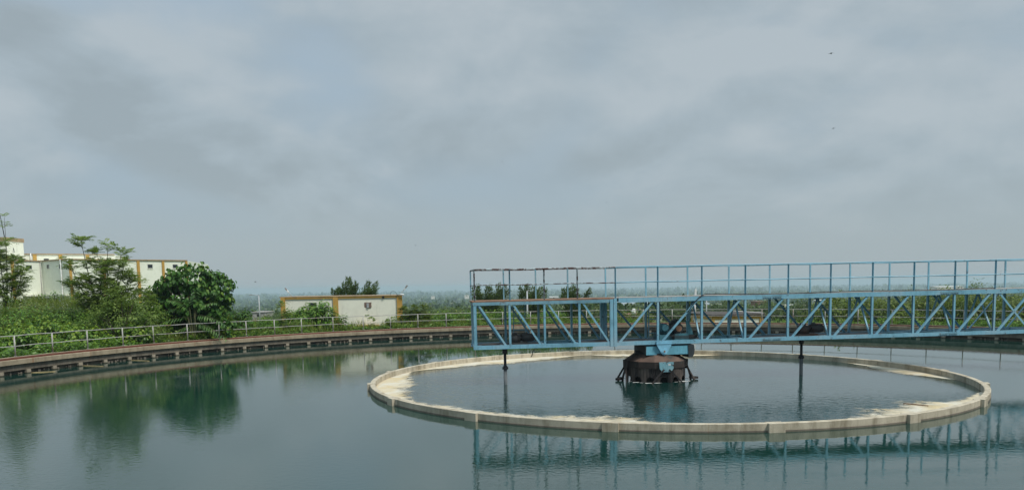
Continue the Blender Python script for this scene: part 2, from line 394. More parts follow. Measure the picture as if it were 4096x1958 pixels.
gx = CX + rr * np.cos(aa); gy = CY + rr * np.sin(aa); gzz = ground_z(gx, gy)
gv = np.stack([gx, gy, gzz], -1).reshape(-1, 3)
ii, jj = np.meshgrid(np.arange(len(rs) - 1), np.arange(na), indexing='ij'); j2 = (jj + 1) % na
gq = np.stack([ii * na + jj, (ii + 1) * na + jj, (ii + 1) * na + j2, ii * na + j2], -1).reshape(-1, 4)
g = np_mesh('ground', gv, gq, M['ground']); tag(g, kind='structure')
g.data.polygons.foreach_set('use_smooth', [True] * len(g.data.polygons))

# ------------------------------------------------------------------ water
def disc(name, r0, r1, z, mat, n=128):
    mb = MB()
    if r0 <= 0:
        mb.add([(CX + r1 * math.cos(2 * math.pi * i / n), CY + r1 * math.sin(2 * math.pi * i / n), z) for i in range(n)], [tuple(range(n))])
    else:
        mb.ring([(r0, z), (r1, z)], CX, CY, 0, 2 * math.pi, n, True, False)
    return mb.build(name, mat)
w = disc('water', R_RING - .09, 27.1, 0.0, M['water']); tag(w, kind='structure')
w = disc('inner_water', 0, R_RING - .1, 0.002, M['water_in']); tag(w, kind='structure')
for o in (bpy.data.objects['water'], bpy.data.objects['inner_water']):
    if o.data.polygons[0].normal.z < 0: o.data.flip_normals()

# ------------------------------------------------------------------ outer tank wall with launder lip
t_wall = thing('tank_wall', 'long curved concrete tank wall with pale lip and brackets over dark water', 'tank wall', (CX, CY, 0))
N = 240; FULL = (0, 2 * math.pi)
MB().ring([(26.84, -.6), (26.84, .168), (27.16, .168), (27.2, -.6)], 0, 0, *FULL, N, True).build('wall', M['deepwall'], t_wall)
MB().ring([(26.72, .171), (26.70, .43), (27.14, .43), (27.14, .201), (27.0, .171)], 0, 0, *FULL, N, True).build('launder_channel', M['lipdark'], t_wall)
lp = [(26.60, .436), (26.60, .625), (26.62, .64), (27.16, .652), (27.16, .436)]
MB().ring(lp, 0, 0, *FULL, N, True).build('lip', M['lip'], t_wall)
MB().ring([(26.95, .65), (26.95, .715), (27.12, .72), (27.12, .65)], 0, 0, *FULL, N, True).build('kerb', M['lip'], t_wall)
MB().ring([(26.69, .645), (26.69, .725), (26.77, .725), (26.77, .645)], 0, 0, *FULL, N, True).build('track_rail', M['track'], t_wall)
for k in range(-20, 69):
    a = R(168.04 - 3.022 * k); mb = MB()
    jit = random.uniform(-.012, .012)
    mb.obox(26.85 * math.cos(a), 26.85 * math.sin(a), -.25, .172, .34 + jit, .20 + jit, a)
    mb.build('bracket', M['block'], t_wall, False)
# rubble and slime caught under the lip
mb = MB()
for i in range(300):
    a = R(random.uniform(20, 186)); r = random.uniform(26.76, 26.83); s = random.uniform(.02, .055)
    mb.obox(r * math.cos(a), r * math.sin(a), random.uniform(-.05, .05), random.uniform(.04, .13), s, s * random.uniform(.8, 2.2), a + random.uniform(-.4, .4))
o = mb.build('rubble', M['lipdark'], t_wall, False); tag(o, 'loose rubble under the lip', kind='stuff')

# guard railing on the kerb
t_rail = thing('guard_railing', 'grey galvanised pipe railing with two rails along the curved tank rim', 'railing', (CX, CY, .735))
post_deg = [181.4, 177.2, 172.9, 168.58, 164.4, 160.31, 156.04, 152.22, 147.85, 143.7, 140.0, 136.1, 132.3, 127.8, 123.4, 119.4, 115.3, 111.03, 106.73] + [102.5 - 4.225 * k for k in range(23)]
RP = 27.06
for d in post_deg:
    a = R(d); tl = random.uniform(-.012, .012)
    x, y = RP * math.cos(a), RP * math.sin(a)
    mb = MB(); mb.tube([(x, y, 0), (x + tl, y + tl, .885)], .031, 8); mb.cyl(x, y, .0, .012, .07, n=8)
    mb.build('post', M['galv'], t_rail, False)
for nm, z, rr_ in (('top_rail', .885, .019), ('mid_rail', .44, .017)):
    pts = []
    for i in range(331):
        a = R(181.4 + (post_deg[-1] - 181.4) * i / 330); pts.append((RP * math.cos(a), RP * math.sin(a), z + .008 * math.sin(i * .7)))
    MB().tube(pts, rr_, 6).build(nm, M['galv'], t_rail, False)

# ------------------------------------------------------------------ inner ring wall
t_ring = thing('ring_wall', 'low circular concrete ring wall standing in the tank, enclosing the rippled inner pool', 'ring wall', (CX, CY, 0))
MB().ring([(R_RING - .17, -.5), (R_RING - .17, .195), (R_RING - .15, .205), (R_RING - .02, .205), (R_RING, .195), (R_RING, -.5)], 0, 0, *FULL, 180, True).build('wall', M['ringwall'], t_ring)
MB().ring([(R_RING + .003, -.4), (R_RING + .006, .035), (R_RING + .001, .045), (R_RING - .003, -.4)], 0, 0, *FULL, 180, True).build('waterline_stain', M['lipdark'], t_ring)
for k in range(17):
    a = R(-170.4 + 21.176 * k)
    MB().obox((R_RING - .05) * math.cos(a), (R_RING - .05) * math.sin(a), -.5, .209, .28, .38, a).build('pilaster', M['ringwall'], t_ring, False)

# foam inside the ring: inner edge radius by bearing, surveyed
def pol(px, py):
    x, y = on_z(px, py, 0.0); return math.degrees(math.atan2(y - CY, x - CX)) % 360, math.hypot(x - CX, y - CY)
FIN = R_RING - .172
edge = [pol(*p) for p in ((1687, 1481), (1652, 1486), (1677, 1532), (1637, 1577), (1662, 1607))]
left_tab = sorted(edge + [pol(1803, 1472), pol(2056, 1453), pol(2207, 1436), pol(2308, 1423)])
left_tab = [(left_tab[0][0] - 8, FIN)] + left_tab + [pol(1803, 1624), pol(2106, 1660), pol(2510, 1668), pol(2700, 1690)]
left_tab = sorted(left_tab)
rf = sorted(pol(*p) for p in ((3377, 1668), (3432, 1633), (3594, 1595), (3730, 1606), (3854, 1584)))
rf_tab = [(rf[0][0] - 5, FIN)] + rf + [(rf[-1][0] + 9, FIN)]
rb = sorted(((q + 180) % 360 - 180, e_) for q, e_ in (pol(*p) for p in ((3426, 1457), (3540, 1489), (3762, 1512))))
rb_tab = [(rb[0][0] - 3, FIN)] + rb + [(rb[-1][0] + 7, FIN)]
bk_tab = [(62, FIN), (68, FIN - .9), (80, FIN - 1.3), (92, FIN - 1.1), (99, FIN)]
def foam(tab, label, z=.012, thin=0.0):
    ph = [p for p, _ in tab]; er = [e for _, e in tab]
    st = .5; na_ = int((ph[-1] - ph[0]) / st) + 1; nr = 40
    V, Q, T = [], [], []
    for i in range(na_ + 1):
        p = ph[0] + st * i; a = R(p); e = float(np.interp(p, ph, er)); th = max(FIN - e, .0)
        for j in range(nr + 1):
            r = FIN - (th * 1.25 + .04) * j / nr
            V.append((CX + r * math.cos(a), CY + r * math.sin(a), z)); T.append((r - e) / max(th, .25) - thin)
    for i in range(na_):
        for j in range(nr):
            b_ = i * (nr + 1) + j; Q.append((b_, b_ + 1, b_ + nr + 2, b_ + nr + 1))
    o = np_mesh('foam', np.array(V), np.array(Q), M['foam'], None, np.array(T)); tag(o, label, 'foam', kind='stuff')
    if o.data.polygons[0].normal.z < 0: o.data.flip_normals()
foam(left_tab, 'cream scum foam drifted against the left inside of the ring wall')
foam(rf_tab, 'pale broken foam inside the near right of the ring wall', .009, .22)
foam(rb_tab, 'pale foam inside the far right of the ring wall', .006, .05)
foam(bk_tab, 'thin pale foam along the far inside of the ring wall', .015)

# floating sticks and reeds
def stick(a, b, r, label, mat='straw', bend=.05):
    x0, y0 = on_z(*a, .012); x1, y1 = on_z(*b, .012)
    n = 7; pts = []
    for i in range(n):
        t = i / (n - 1); o = bend * math.sin(t * math.pi)
        pts.append((x0 + (x1 - x0) * t - x0 - o * (y1 - y0) * .3, y0 + (y1 - y0) * t - y0 + o * (x1 - x0) * .3, 0))
    o = MB().tube(pts, [r * (1 - .5 * abs(i / (n - 1) - .4)) for i in range(n)], 6).build('floating_stick', M[mat], None, False)
    o.location = (x0, y0, .012); tag(o, label, 'stick', 'sticks and reeds floating on the water')
stick((325, 1461), (413, 1463), .018, 'long pale reed floating below the bracket under the bushy bank')
stick((505, 1438), (597, 1442), .018, 'pale reed floating nearest the round big leaved tree reflection')
stick((125, 1489), (222, 1484), .018, 'pale reed floating leftmost, by the second bracket in view')
stick((2700 + 1685 * .5419, 1340 + 504 * .5419), (2700 + 1870 * .5419, 1340 + 521 * .5419), .03, 'dark stick lying in the foam at the near right of the ring', 'brown', .02)

# ------------------------------------------------------------------ centre column (cage drum)
t_col = thing('center_column', 'squat rusty drum with conical top and struts standing in the middle of the pool', 'drive column', (CX - .09, CY, 0), R(6))
NS = 12
def facet(prof, name, mat, n=NS, a0=R(12)):
    return MB().ring(prof, 0, 0, a0, a0 + 2 * math.pi, n, True).build(name, mat, t_col)
t_col.scale = (.97, .97, 1)
facet([(1.135, .72), (.80, .945), (.5, .945), (.5, .70)], 'cone_roof', M['rust_drum'])
facet([(1.14, .49), (1.14, .72), (1.0, .719), (1.0, .49)], 'rim_band', M['dark_drum'])
# scalloped skirt
mb = MB(); n = 168; va = []
for i in range(n):
    a = 2 * math.pi * i / n; u = (i % 12) / 12.0
    ar = 0.0
    if .2 <= u <= .8: ar = .21 * math.sqrt(max(0, 1 - ((u - .5) / .3) ** 2)) ** .6
    ro = 1.075 + .008 * math.sin(i * 2.1)
    va.append((ro * math.cos(a), ro * math.sin(a), -.02 + ar))
    va.append((ro * math.cos(a), ro * math.sin(a), .50)); 
for i in range(n):
    x, y, z = va[2 * i]; va.append((x * .975, y * .975, z))
fs = []
for i in range(n):
    j = (i + 1) % n
    fs += [(2 * i, 2 * j, 2 * j + 1, 2 * i + 1), (2 * n + i, 2 * n + j, 2 * j, 2 * i)]
mb.add(va, fs); mb.build('skirt', M['skirt'], t_col)
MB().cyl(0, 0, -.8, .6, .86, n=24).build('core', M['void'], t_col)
MB().cyl(0, 0, .945, 1.0, .78, n=32).cyl(0, 0, 1.0, 1.02, .70, n=32).build('turntable', M['dark_steel'], t_col)
for k in range(4):
    a = R(-87 + 90 * k); c_, s_ = math.cos(a), math.sin(a)
    def L(rad, tng, z): return (rad * c_ - tng * s_, rad * s_ + tng * c_, z)
    mb = MB(); pl = [(-.27, .725), (.27, .725), (.26, .50), (.17, .38), (-.17, .38), (-.25, .50)]
    vs = [L(1.13, q, z) for q, z in pl] + [L(1.165, q, z) for q, z in pl]
    mb.add(vs, [tuple(range(6)), tuple(range(11, 5, -1))] + [(i, 6 + i, 6 + (i + 1) % 6, (i + 1) % 6) for i in range(6)])
    mb.build('strut_plate', M['patch_blue'] if k == 0 else M['dark_drum'], t_col)
    for sgn in (-1, 1):
        st = MB().bar(L(1.17, .10 * sgn, .47), L(1.30, .60 * sgn, -.03), .055, .045).build('strut', M['skirt'], t_col)
for a in (R(186), R(-12)):
    c_, s_ = math.cos(a), math.sin(a)
    def L(rad, tng, z): return (rad * c_ - tng * s_, rad * s_ + tng * c_, z)
    MB().bar(L(1.15, 0, .52), L(1.26, 0, .16), .07, .06).bar(L(1.26, 0, .18), L(1.30, 0, -.1), .06, .06).bar(L(1.26, -.12, .08), L(1.52, .06, .06), .15, .08).build('scum_arm', M['skirt'], t_col)
MB().box(.56, .64, -1.152, -1.137, .62, .68).build('number_plate', M['white'], t_col).rotation_euler = (0, 0, R(-22))

mb = MB()
for i in range(26):
    a = random.uniform(0, 2 * math.pi); r = random.uniform(1.09, 1.30); w_ = random.uniform(.03, .11); pts_ = []
    for j in range(9):
        b = 2 * math.pi * j / 9; q = random.uniform(.6, 1.25)
        pts_.append((CX - .09 + r * math.cos(a) + w_ * 1.5 * q * math.cos(b), CY + r * math.sin(a) + w_ * .7 * q * math.sin(b), .010 + .0003 * i))
    mb.add(pts_, [tuple(range(9))])
o = mb.build('churned_foam', M['white']); tag(o, 'white churned foam flecks round the foot of the rusty drum', 'foam', kind='stuff')

# ------------------------------------------------------------------ clarifier bridge
B0 = .94
t_br = thing('clarifier_bridge', 'long sky blue steel truss bridge with handrails spanning the ring over the drum', 'truss bridge', (CX, CY, B0))
t_br.rotation_euler = (0, -.0066, R(6.146))
YF, YB = -.7253, .7747
ZB0, ZB1 = 1.318 - B0, 1.45 - B0            # bottom chord
ZT0, ZT1 = 2.80 - B0, 2.955 - B0            # top chord
ZR = 4.015 - B0; ZM = 3.49 - B0; ZD = 2.97 - B0
LEFT = [-6.58, -5.40, -4.20, -2.99, -1.80]
RIGHT = [-.22 + 1.577 * k for k in range(17)]
XE = RIGHT[-1] + .2
def channel(name, x0, x1, y, z0, z1, inward, mat, w=.075, t=.014):
    mb = MB()
    mb.box(x0, x1, *sorted((y - inward * w / 2, y - inward * (w / 2 - t))), z0, z1)
    ya, yb = sorted((y - inward * (w / 2 - t) , y + inward * w / 2))
    mb.box(x0, x1, ya, yb, z1 - t, z1 - .0005); mb.box(x0, x1, ya, yb, z0 + .0005, z0 + t)
    return mb.build(name, mat, t_br, False)
for y, inn in ((YF, 1), (YB, -1)):
    channel('bottom_chord', -6.66, XE, y, ZB0, ZB1, inn, M['blue'])
    channel('top_chord', -6.64, -1.70, y, ZT0 + .01, ZT1 - .035, inn, M['blue_worn'])
    channel('top_chord', -1.62, XE, y, ZT0, ZT1, inn, M['blue'])
    for s in LEFT[:-1] + RIGHT:
        wd = .10 if s == LEFT[0] else .072
        MB().angle((s, y + inn * .012, ZB1 - .02), (s, y + inn * .012, ZT0 + .02), wd, .012, (0, -inn, 0), 1).box(s - wd / 2, s + wd / 2, *sorted((y - inn * .03, y - inn * .02)), ZB1 - .03, ZT0 + .03).build('truss_post', M['blue'], t_br, False)
    mb = MB()
    for dx in (-.068, .062):
        mb.box(-1.80 + dx - .055, -1.80 + dx + .055, y - .065, y + .065, ZB0 - .03, ZT1 + (.0 if dx > 0 else -.03))
    mb.build('splice_column', M['blue'], t_br, False)
    def diag(x0, z0, x1, z1, w=.064):
        yy = y - inn * .012
        d = Vector((x1 - x0, 0, z1 - z0)).normalized(); nn = Vector((-d.z, 0, d.x))
        a_, b_ = Vector((x0, yy, z0)), Vector((x1, yy, z1))
        mb = MB(); mb.bar(a_, b_, .012, w, nn)
        mb.bar(a_ + nn * (w / 2 - .007) + Vector((0, inn * .035, 0)), b_ + nn * (w / 2 - .007) + Vector((0, inn * .035, 0)), .06, .012, nn)
        mb.build('diagonal_brace', M['blue'], t_br, False)
    for i in range(4):
        diag(LEFT[i] + .12, ZT0 + .03, LEFT[i + 1] - .14, ZB1 - .03)
    st = [-1.80 + .06] + RIGHT
    for i in range(len(st) - 1):
        a, b = st[i] + .16, st[i + 1] - .16
        front_rises = i < 9
        if y == YF:
            if i == 9: diag(a, ZB1 - .03, b, ZT0 + .03); diag(a, ZT0 + .03, b, ZB1 - .03)
            elif front_rises: diag(a, ZB1 - .03, b, ZT0 + .03)
            else: diag(a, ZT0 + .03, b, ZB1 - .03)
        else:
            if front_rises: diag(a, ZT0 + .03, b, ZB1 - .03)
            else: diag(a, ZB1 - .03, b, ZT0 + .03)
    for s in (3.9, 10.6, 17.2):               # bolted splice plates
        for z0, z1 in ((ZB0 + .02, ZB1 - .02), (ZT0 + .012, ZT1 - .03)):
            mb = MB(); yo = y - inn * .043
            mb.box(s - .36, s + .36, *sorted((yo, yo + inn * .006)), z0, z1)
            pl_ = mb.build('splice_plate', M['blue_worn'], t_br, False)
            if y == YF:
                b0 = None
                for q in range(5):
                    for sg in (-1, 1):
                        if b0 is None: b0 = MB().box(-.012, .012, -.016, .001, -.012, .012).build('bolt', M['dark_steel'], pl_, False); bb = b0
                        else: bb = b0.copy(); col.objects.link(bb); bb.parent = pl_
                        bb.location = (s + sg * (.06 + .06 * q), yo, (z0 + z1) / 2 - .024)
    # handrails
    xs = [-6.58, -5.38, -4.20, -3.05] if y == YF else [-6.62, -5.44, -4.28, -3.11]
    for s in xs:
        MB().angle((s, y, ZD + .0), (s, y, ZR), .048, .012, (0, -inn, 0)).build('railing_post', M['rail_rust'] if s in (-6.58, -3.05, -4.20) else M['blue_worn'], t_br, False)
    for s in [-1.72] + RIGHT:
        MB().angle((s + (0 if y == YF else .01), y, ZD + .0), (s, y, ZR), .048, .012, (0, -inn, 0)).build('railing_post', M['blue'], t_br, False)
    for nm, z, r_ in (('top_rail', ZR, .021), ('mid_rail', ZM, .018)):
        def wav(x): return .006 * math.sin(x * 2.3 + z)
        xa = -6.6
        MB().tube([(x, y, z + wav(x)) for x in np.linspace(xa, -1.72, 20)], r_, 7).build(nm, M['rail_rust'], t_br, False)
        MB().tube([(x, y, z + wav(x)) for x in np.linspace(-1.70, XE, 50)], r_, 7).build(nm, M['blue'], t_br, False)
for z, r_ in ((ZR, .021), (ZM, .018)):
    MB().tube([(-6.6, YF + .02, z), (-6.62, YB - .02, z)], r_, 7).build('end_rail', M['rail_rust'], t_br, False)
# walkway deck and floor plates
mb = MB(); mb.box(-6.68, -1.72, YF - .035, YB + .035, ZT1 - .033, ZD - .002); mb.build('deck_plate', M['rust_plate'], t_br, False)
mb = MB(); mb.box(-1.70, XE, YF - .03, YB + .03, ZT1 + .002, ZD); mb.build('deck_plate', M['grey_plate'], t_br, False)
for s in LEFT[:-1] + [-1.75] + RIGHT:
    MB().box(s - .035, s + .035, YF + .05, YB - .05, ZT0 + .02, ZT1 - .04).build('cross_beam', M['blue'], t_br, False)
    MB().box(s - .035, s + .035, YF + .05, YB - .05, ZB0 + .02, ZB1 - .02).build('floor_beam', M['blue'], t_br, False)
for k in (1, 2, 4, 5, 7, 8, 10, 12):        # inverted V sway frames
    s = RIGHT[k] - .03
    for y in (YF + .05, YB - .05):
        MB().bar((s - .06, 0.02, ZT0 + .03), (s - .02, y, ZB1), .05, .05, (1, 0, 0)).build('sway_brace', M['blue'], t_br, False)
for k in range(5, 16):                       # plan bracing in the floor
    a, b = RIGHT[k], RIGHT[k + 1]; f_ = 1 if k % 2 else -1
    MB().bar((a, YF * f_ + .02, ZB0 + .06), (b, -YF * f_ + .02, ZB0 + .06), .07, .02).build('plan_brace', M['blue'], t_br, False)
for x0, x1 in ((-6.45, -4.3), (-2.9, 1.9), (3.3, 8.4)):
    MB().box(x0, x1, YF + .06, YB - .06, ZB1 - .045, ZB1 - .02).build('floor_plate', M['floor_plate'], t_br, False)
mb = MB()
for s in np.arange(8.5, XE, .5): mb.box(s, s + .46, YB - .42, YB - .06, ZB1 - .06, ZB1 - .03)
mb.build('floor_plate', M['blue_worn'], t_br, False)
# ladders
for x0, x1 in ((-5.16, -4.74), (-.24, .17)):
    mb = MB()
    for x in (x0, x1): mb.bar((x, .33, ZB1 - .02), (x, .33, ZT0 + .06), .05, .03, (1, 0, 0))
    for k in range(5): mb.bar((x0, .33, ZB1 + .20 + k * .25), (x1, .33, ZB1 + .20 + k * .25), .03, .03)
    mb.build('ladder', M['blue_worn'], t_br, False)
# sludge drive torque shafts hanging into the water
for s, yy in ((-5.55, -.30), (5.46, .12)):
    mb = MB(); mb.cyl(s, yy, ZB0 - .20, ZB0 + .02, .09, n=14); mb.cyl(s, yy, .60 - B0, ZB0 - .20, .048, n=12)
    sh = mb.build('torque_shaft', M['black'], t_br, False)
    mb = MB(); mb.cyl(s, yy, .585 - B0, .64 - B0, .105, n=14); mb.cyl(s, yy, .64 - B0, .70 - B0, .07, n=14)
    for q in range(6): mb.cyl(s + .085 * math.cos(q), yy + .085 * math.sin(q), .56 - B0, .66 - B0, .012, n=6)
    mb.build('flange', M['black'], sh, False)
    MB().cyl(s, yy, -.6 - B0, .585 - B0, .062, n=14).build('sleeve', M['pipe_grey'], sh, False)
# drives
def gearbox(x, y, sc_, name, mat1, mat2, flip=1):
    mb = MB(); z = ZB1 - .02
    mb.box(x - .30 * sc_, x + .34 * sc_, y - .22, y + .22, z, z + .06)
    mb.cyl(x - .08 * sc_ * flip, y, z + .06, z + .30 * sc_, .20 * sc_, .17 * sc_, 16)
    mb.cyl(x - .08 * sc_ * flip, y, z + .30 * sc_, z + .38 * sc_, .10 * sc_, .08 * sc_, 12)
    mb.tube([(x + .02 * flip, y, z + .20 * sc_), (x + .16 * sc_ * flip, y, z + .20 * sc_)], .10 * sc_, 12)
    gb = mb.build(name, mat1, t_br, False)
    mb = MB(); mb.tube([(x + .16 * sc_ * flip, y, z + .20 * sc_), (x + .52 * sc_ * flip, y, z + .20 * sc_)], .13 * sc_, 14)
    mb.tube([(x + .52 * sc_ * flip, y, z + .20 * sc_), (x + .58 * sc_ * flip, y, z + .20 * sc_)], [.135 * sc_, .10 * sc_], 14)
    for q in range(10):
        a = q * .628; mb.bar((x + .2 * sc_ * flip, y + .132 * sc_ * math.cos(a), z + (.20 + .132 * math.sin(a)) * sc_), (x + .5 * sc_ * flip, y + .132 * sc_ * math.cos(a), z + (.20 + .132 * math.sin(a)) * sc_), .012, .012)
    mb.box(x + .28 * sc_ * flip - .05, x + .28 * sc_ * flip + .05, y - .06, y + .06, z + .30 * sc_, z + .38 * sc_)
    mb.build('motor', mat2, gb, False)
gearbox(-5.08, .02, 1.05, 'gearbox', M['machine'], M['machine'])
gearbox(5.60, .15, 1.18, 'gearbox', M['machine'], M['machine'])
MB().box(-6.35, -5.75, -.62, -.30, ZB1 - .02, ZB1 + .05).build('floor_box', M['machine'], t_br, False)
# central drive: two motors, belt guard and shield plate
mb = MB(); z = ZB1 - .02
mb.box(-.05, .78, -.38, .38, z, z + .18); mb.cyl(.30, .05, z + .18, z + .34, .26, .22, 18)
gb = mb.build('center_drive', M['machine_teal'], t_br, False)
mb = MB(); mb.tube([(.16, -.30, z + .42), (.16, .22, z + .42)], .16, 16); mb.tube([(.16, -.36, z + .42), (.16, -.30, z + .42)], [.10, .15], 16); mb.build('motor', M['machine_teal'], gb, False)
mb = MB(); mb.tube([(.66, -.32, z + .40), (.66, .20, z + .40)], .17, 16); mb.build('motor', M['dark_steel'], gb, False)
mb = MB(); mb.tube([(.66, -.36, z + .40), (.66, -.325, z + .40)], .11, 16, True); mb.build('pulley', M['rust_plate'], gb, False)
mb = MB(); mb.prism([(.50, z + .55), (.60, z + .68), (.84, z + .70), (.90, z + .50), (.86, z + .18), (.46, z + .18)], 'y', .14, .32); mb.build('belt_guard', M['dark_steel'], gb, False)
mb = MB(); mb.prism([(.90, z + .66), (1.02, z + .64), (1.26, z), (1.02, z)], 'y', -.36, -.33); mb.build('shield_plate', M['machine_teal'], gb, False)
mb = MB(); mb.box(.48, 1.0, -.42, -.30, z, z + .22); mb.build('motor_base', M['machine_teal'], gb, False)
# loose cable lying over the deck and coiled by the drive
cab = [(.62, YF + .1, ZB1 + .9), (.85, YF - .03, 2.44 - B0), (1.05, YF - .06, 2.72 - B0), (1.36, YF - .06, ZD + .02), (1.74, YF - .05, ZD + .05), (2.3, YF - .03, ZD + .035)] + [(x, YF - .0 + .02 * math.sin(x * 1.7), ZD + .02 + .012 * math.sin(x * 1.1)) for x in np.arange(2.9, 12.5, .5)]
def spline(pts, k=5):
    pts = [Vector(p) for p in pts]; out = []
    for i in range(len(pts) - 1):
        p0, p1, p2, p3 = pts[max(i - 1, 0)], pts[i], pts[i + 1], pts[min(i + 2, len(pts) - 1)]
        for j in range(k):
            t = j / k; out.append(.5 * ((2 * p1) + (p2 - p0) * t + (2 * p0 - 5 * p1 + 4 * p2 - p3) * t * t + (-p0 + 3 * p1 - 3 * p2 + p3) * t ** 3))
    return out + [pts[-1]]
MB().tube(spline(cab), .014, 6).build('cable', M['rubber'], t_br, False)
coil = [(.80 + .42 * math.cos(a) * (1 + .05 * a / 6), -.50 + .13 * math.sin(a), ZB1 + .02 + .006 * a) for a in np.linspace(0, 22, 90)]
MB().tube(coil, .013, 6).build('cable', M['rubber'], t_br, False)
MB().tube(spline([(-4.55, YF - .02, ZB0 + .02), (-4.62, YF - .03, ZB0 - .1), (-4.66, YF - .02, ZB0 - .24), (-4.70, YF, ZB0 - .30)]), .014, 6).tube([(-4.57, YF - .01, ZB0 + .01), (-4.45, YF, ZB0 - .04)], .012, 6).build('cable', M['rubber'], t_br, False)
# pivot: box beam, end plate, hanging brackets
mb = MB(); mb.box(-.64, 1.0, YF + .0, YB - .0, .0 + .01, .31); bx = mb.build('pivot_beam', M['beam_blue'], t_br, False)
mb = MB(); mb.box(-.66, -.645, YF - .01, YB + .01, .0, .36); mb.box(-.62, .98, YF + .06, YB - .06, .312, ZB0 - .002); mb.build('end_plate', M['dark_steel'], bx, False)
mb = MB(); pr = [(.02 + .0, -.11), (.14, -.11), (.21, -.02), (.235, .15), (.21, .33), (.0, .33)]
mb.prism([(.86 + a, z) for a, z in pr], 'y', YF - .03, YB); mb.build('end_roller', M['dark_steel'], bx, False)
for y0, y1 in ((YF - .10, YF - .045), (YB + .045, YB + .10)):
    mb = MB(); pts = [(-.30, .49), (.25, .49), (.25, .40), (.215, .31)]
    for a in np.linspace(R(-38), R(-142), 9): pts.append((-.022 + .115 * math.cos(a), .105 + .115 * math.sin(a) + .02))
    pts += [(-.265, .31), (-.30, .40)]
    mb.prism(pts, 'y', y0, y1)
    bk = mb.build('pivot_bracket', M['pivot_blue'], t_br)
    yo = min(y0, y1) if y0 < 0 else max(y0, y1)
    sg = -1 if y0 < 0 else 1
    mb = MB(); mb.tube([(-.022, yo, .135), (-.022, yo + sg * .02, .135)], .085, 20); mb.build('boss', M['pivot_blue'], bk, False)
    mb = MB(); mb.tube([(-.022, yo + sg * .015, .135), (-.022, yo + sg * .04, .135)], .030, 12); mb.build('pin', M['rust_plate'], bk, False)
    mb = MB(); mb.box(-.30, .25, *sorted((yo, yo + sg * .012)), .385, .42); mb.build('flange_strip', M['pivot_blue'], bk, False)
# end carriage on the rim track (far right, out of view)
mb = MB(); mb.box(XE - .2, 27.2, YF - .3, YB + .3, .42, .62); cg = mb.build('end_carriage', M['blue_worn'], t_br, False)
for y in (YF - .1, YB + .1):
    mb = MB(); mb.tube([(26.75, y, -.16), (26.92, y, -.16)], .24, 20); mb.bar((26.83, y, -.16), (26.83, y, .42), .1, .1, (1, 0, 0)); mb.build('wheel', M['dark_steel'], cg, False)

# ------------------------------------------------------------------ buildings
def wallbox(name, pts, z0, z1, mat, parent):     # closed prism on plan points
    return MB().prism([(p[0], p[1]) for p in pts], 'z', z0, z1).build(name, mat, parent)
def along(a, b, px):                              # point of facade line a-b seen at bearing px
    r_ = ray(px, hor(px)); tx = r_[0] / r_[1]
    (x0, y0), (x1, y1) = a, b
    t = (tx * y0 - x0) / ((x1 - x0) - tx * (y1 - y0)); return x0 + (x1 - x0) * t, y0 + (y1 - y0) * t
def face_box(name, a, b, pxa, pxb, z0, z1, out, inn, mat, parent):
    p = along(a, b, pxa); q = along(a, b, pxb)
    dx, dy = q[0] - p[0], q[1] - p[1]; L = math.hypot(dx, dy); nx, ny = dy / L, -dx / L
    if ny > 0: nx, ny = -nx, -ny
    poly = [(p[0] + nx * out, p[1] + ny * out), (q[0] + nx * out, q[1] + ny * out), (q[0] - nx * inn, q[1] - ny * inn), (p[0] - nx * inn, p[1] - ny * inn)]
    return MB().prism(poly, 'z', z0, z1).build(name, mat, parent)
bl = thing('plant_building', 'large pale green building with mustard pilasters on the left behind the trees', 'building')
A_, K_, C_, E_ = at(-260, 78), at(175, 89), at(281, 85.6), at(757, 94.1)
GB = .6; ZRf = 7.1
wallbox('wall', [A_, K_, C_, E_, (E_[0] - 3, E_[1] + 14), (A_[0] - 3, A_[1] + 26)], GB, ZRf - .02, M['palegreen'], bl)
for a, b in ((A_, K_), (K_, C_), (C_, E_)):
    p0 = 2048 + F * a[0] / a[1] * .9953; 
for a, b, pa, pb in ((A_, K_, -220, 172), (K_, C_, 178, 278), (C_, E_, 284, 756)):
    face_box('parapet_band', a, b, pa, pb, ZRf - .06, ZRf + .06, .12, .2, M['parapet'], bl)
for a, b, px, wpx in ((A_, K_, 57, 13), (C_, E_, 288, 13), (C_, E_, 421, 13), (C_, E_, 559, 14), (C_, E_, 658, 12), (C_, E_, 751, 11), (A_, K_, -90, 14)):
    face_box('pilaster', a, b, px - wpx * .4, px + wpx * .4, GB, ZRf - .11, .12, .1, M['mustard'], bl)
def window(a, b, px0, px1, y0, y1, parent, fr=.05, bars=True, mat='glassdark'):
    p = along(a, b, px0); D = p[1]
    z1_, z0_ = zat(px0, y0, D), zat(px0, y1, D)
    w_ = face_box('window', a, b, px0, px1, z0_, z1_, .012, .05, M[mat], parent)
    f2 = face_box('frame', a, b, px0 - .8, px0 + .6, z0_ - .03, z1_ + .03, .03, .04, M['greymetal'], w_)
    face_box('frame', a, b, px1 - .6, px1 + .8, z0_ - .03, z1_ + .03, .03, .04, M['greymetal'], w_)
    face_box('sill', a, b, px0 - 1.5, px1 + 1.5, z0_ - .10, z0_ - .035, .06, .05, M['cream'], w_)
window(A_, K_, 111, 134.5, 1059.5, 1075, bl); window(K_, C_, 196, 204, 1058, 1073, bl); window(K_, C_, 245, 251, 1056, 1072, bl)
window(C_, E_, 480, 499, 1056, 1070, bl); window(C_, E_, 597, 616, 1056.5, 1071.5, bl); window(C_, E_, 697, 716, 1057, 1071, bl)
for a, b, pa, pb in ((A_, K_, 90, 173), (K_, C_, 178, 277)):
    face_box('canopy', a, b, pa, pb, 3.10, 3.26, .5, .05, M['cream'], bl)
face_box('door', A_, K_, 160, 174, GB, 3.0, .03, .05, M['brown'], bl)
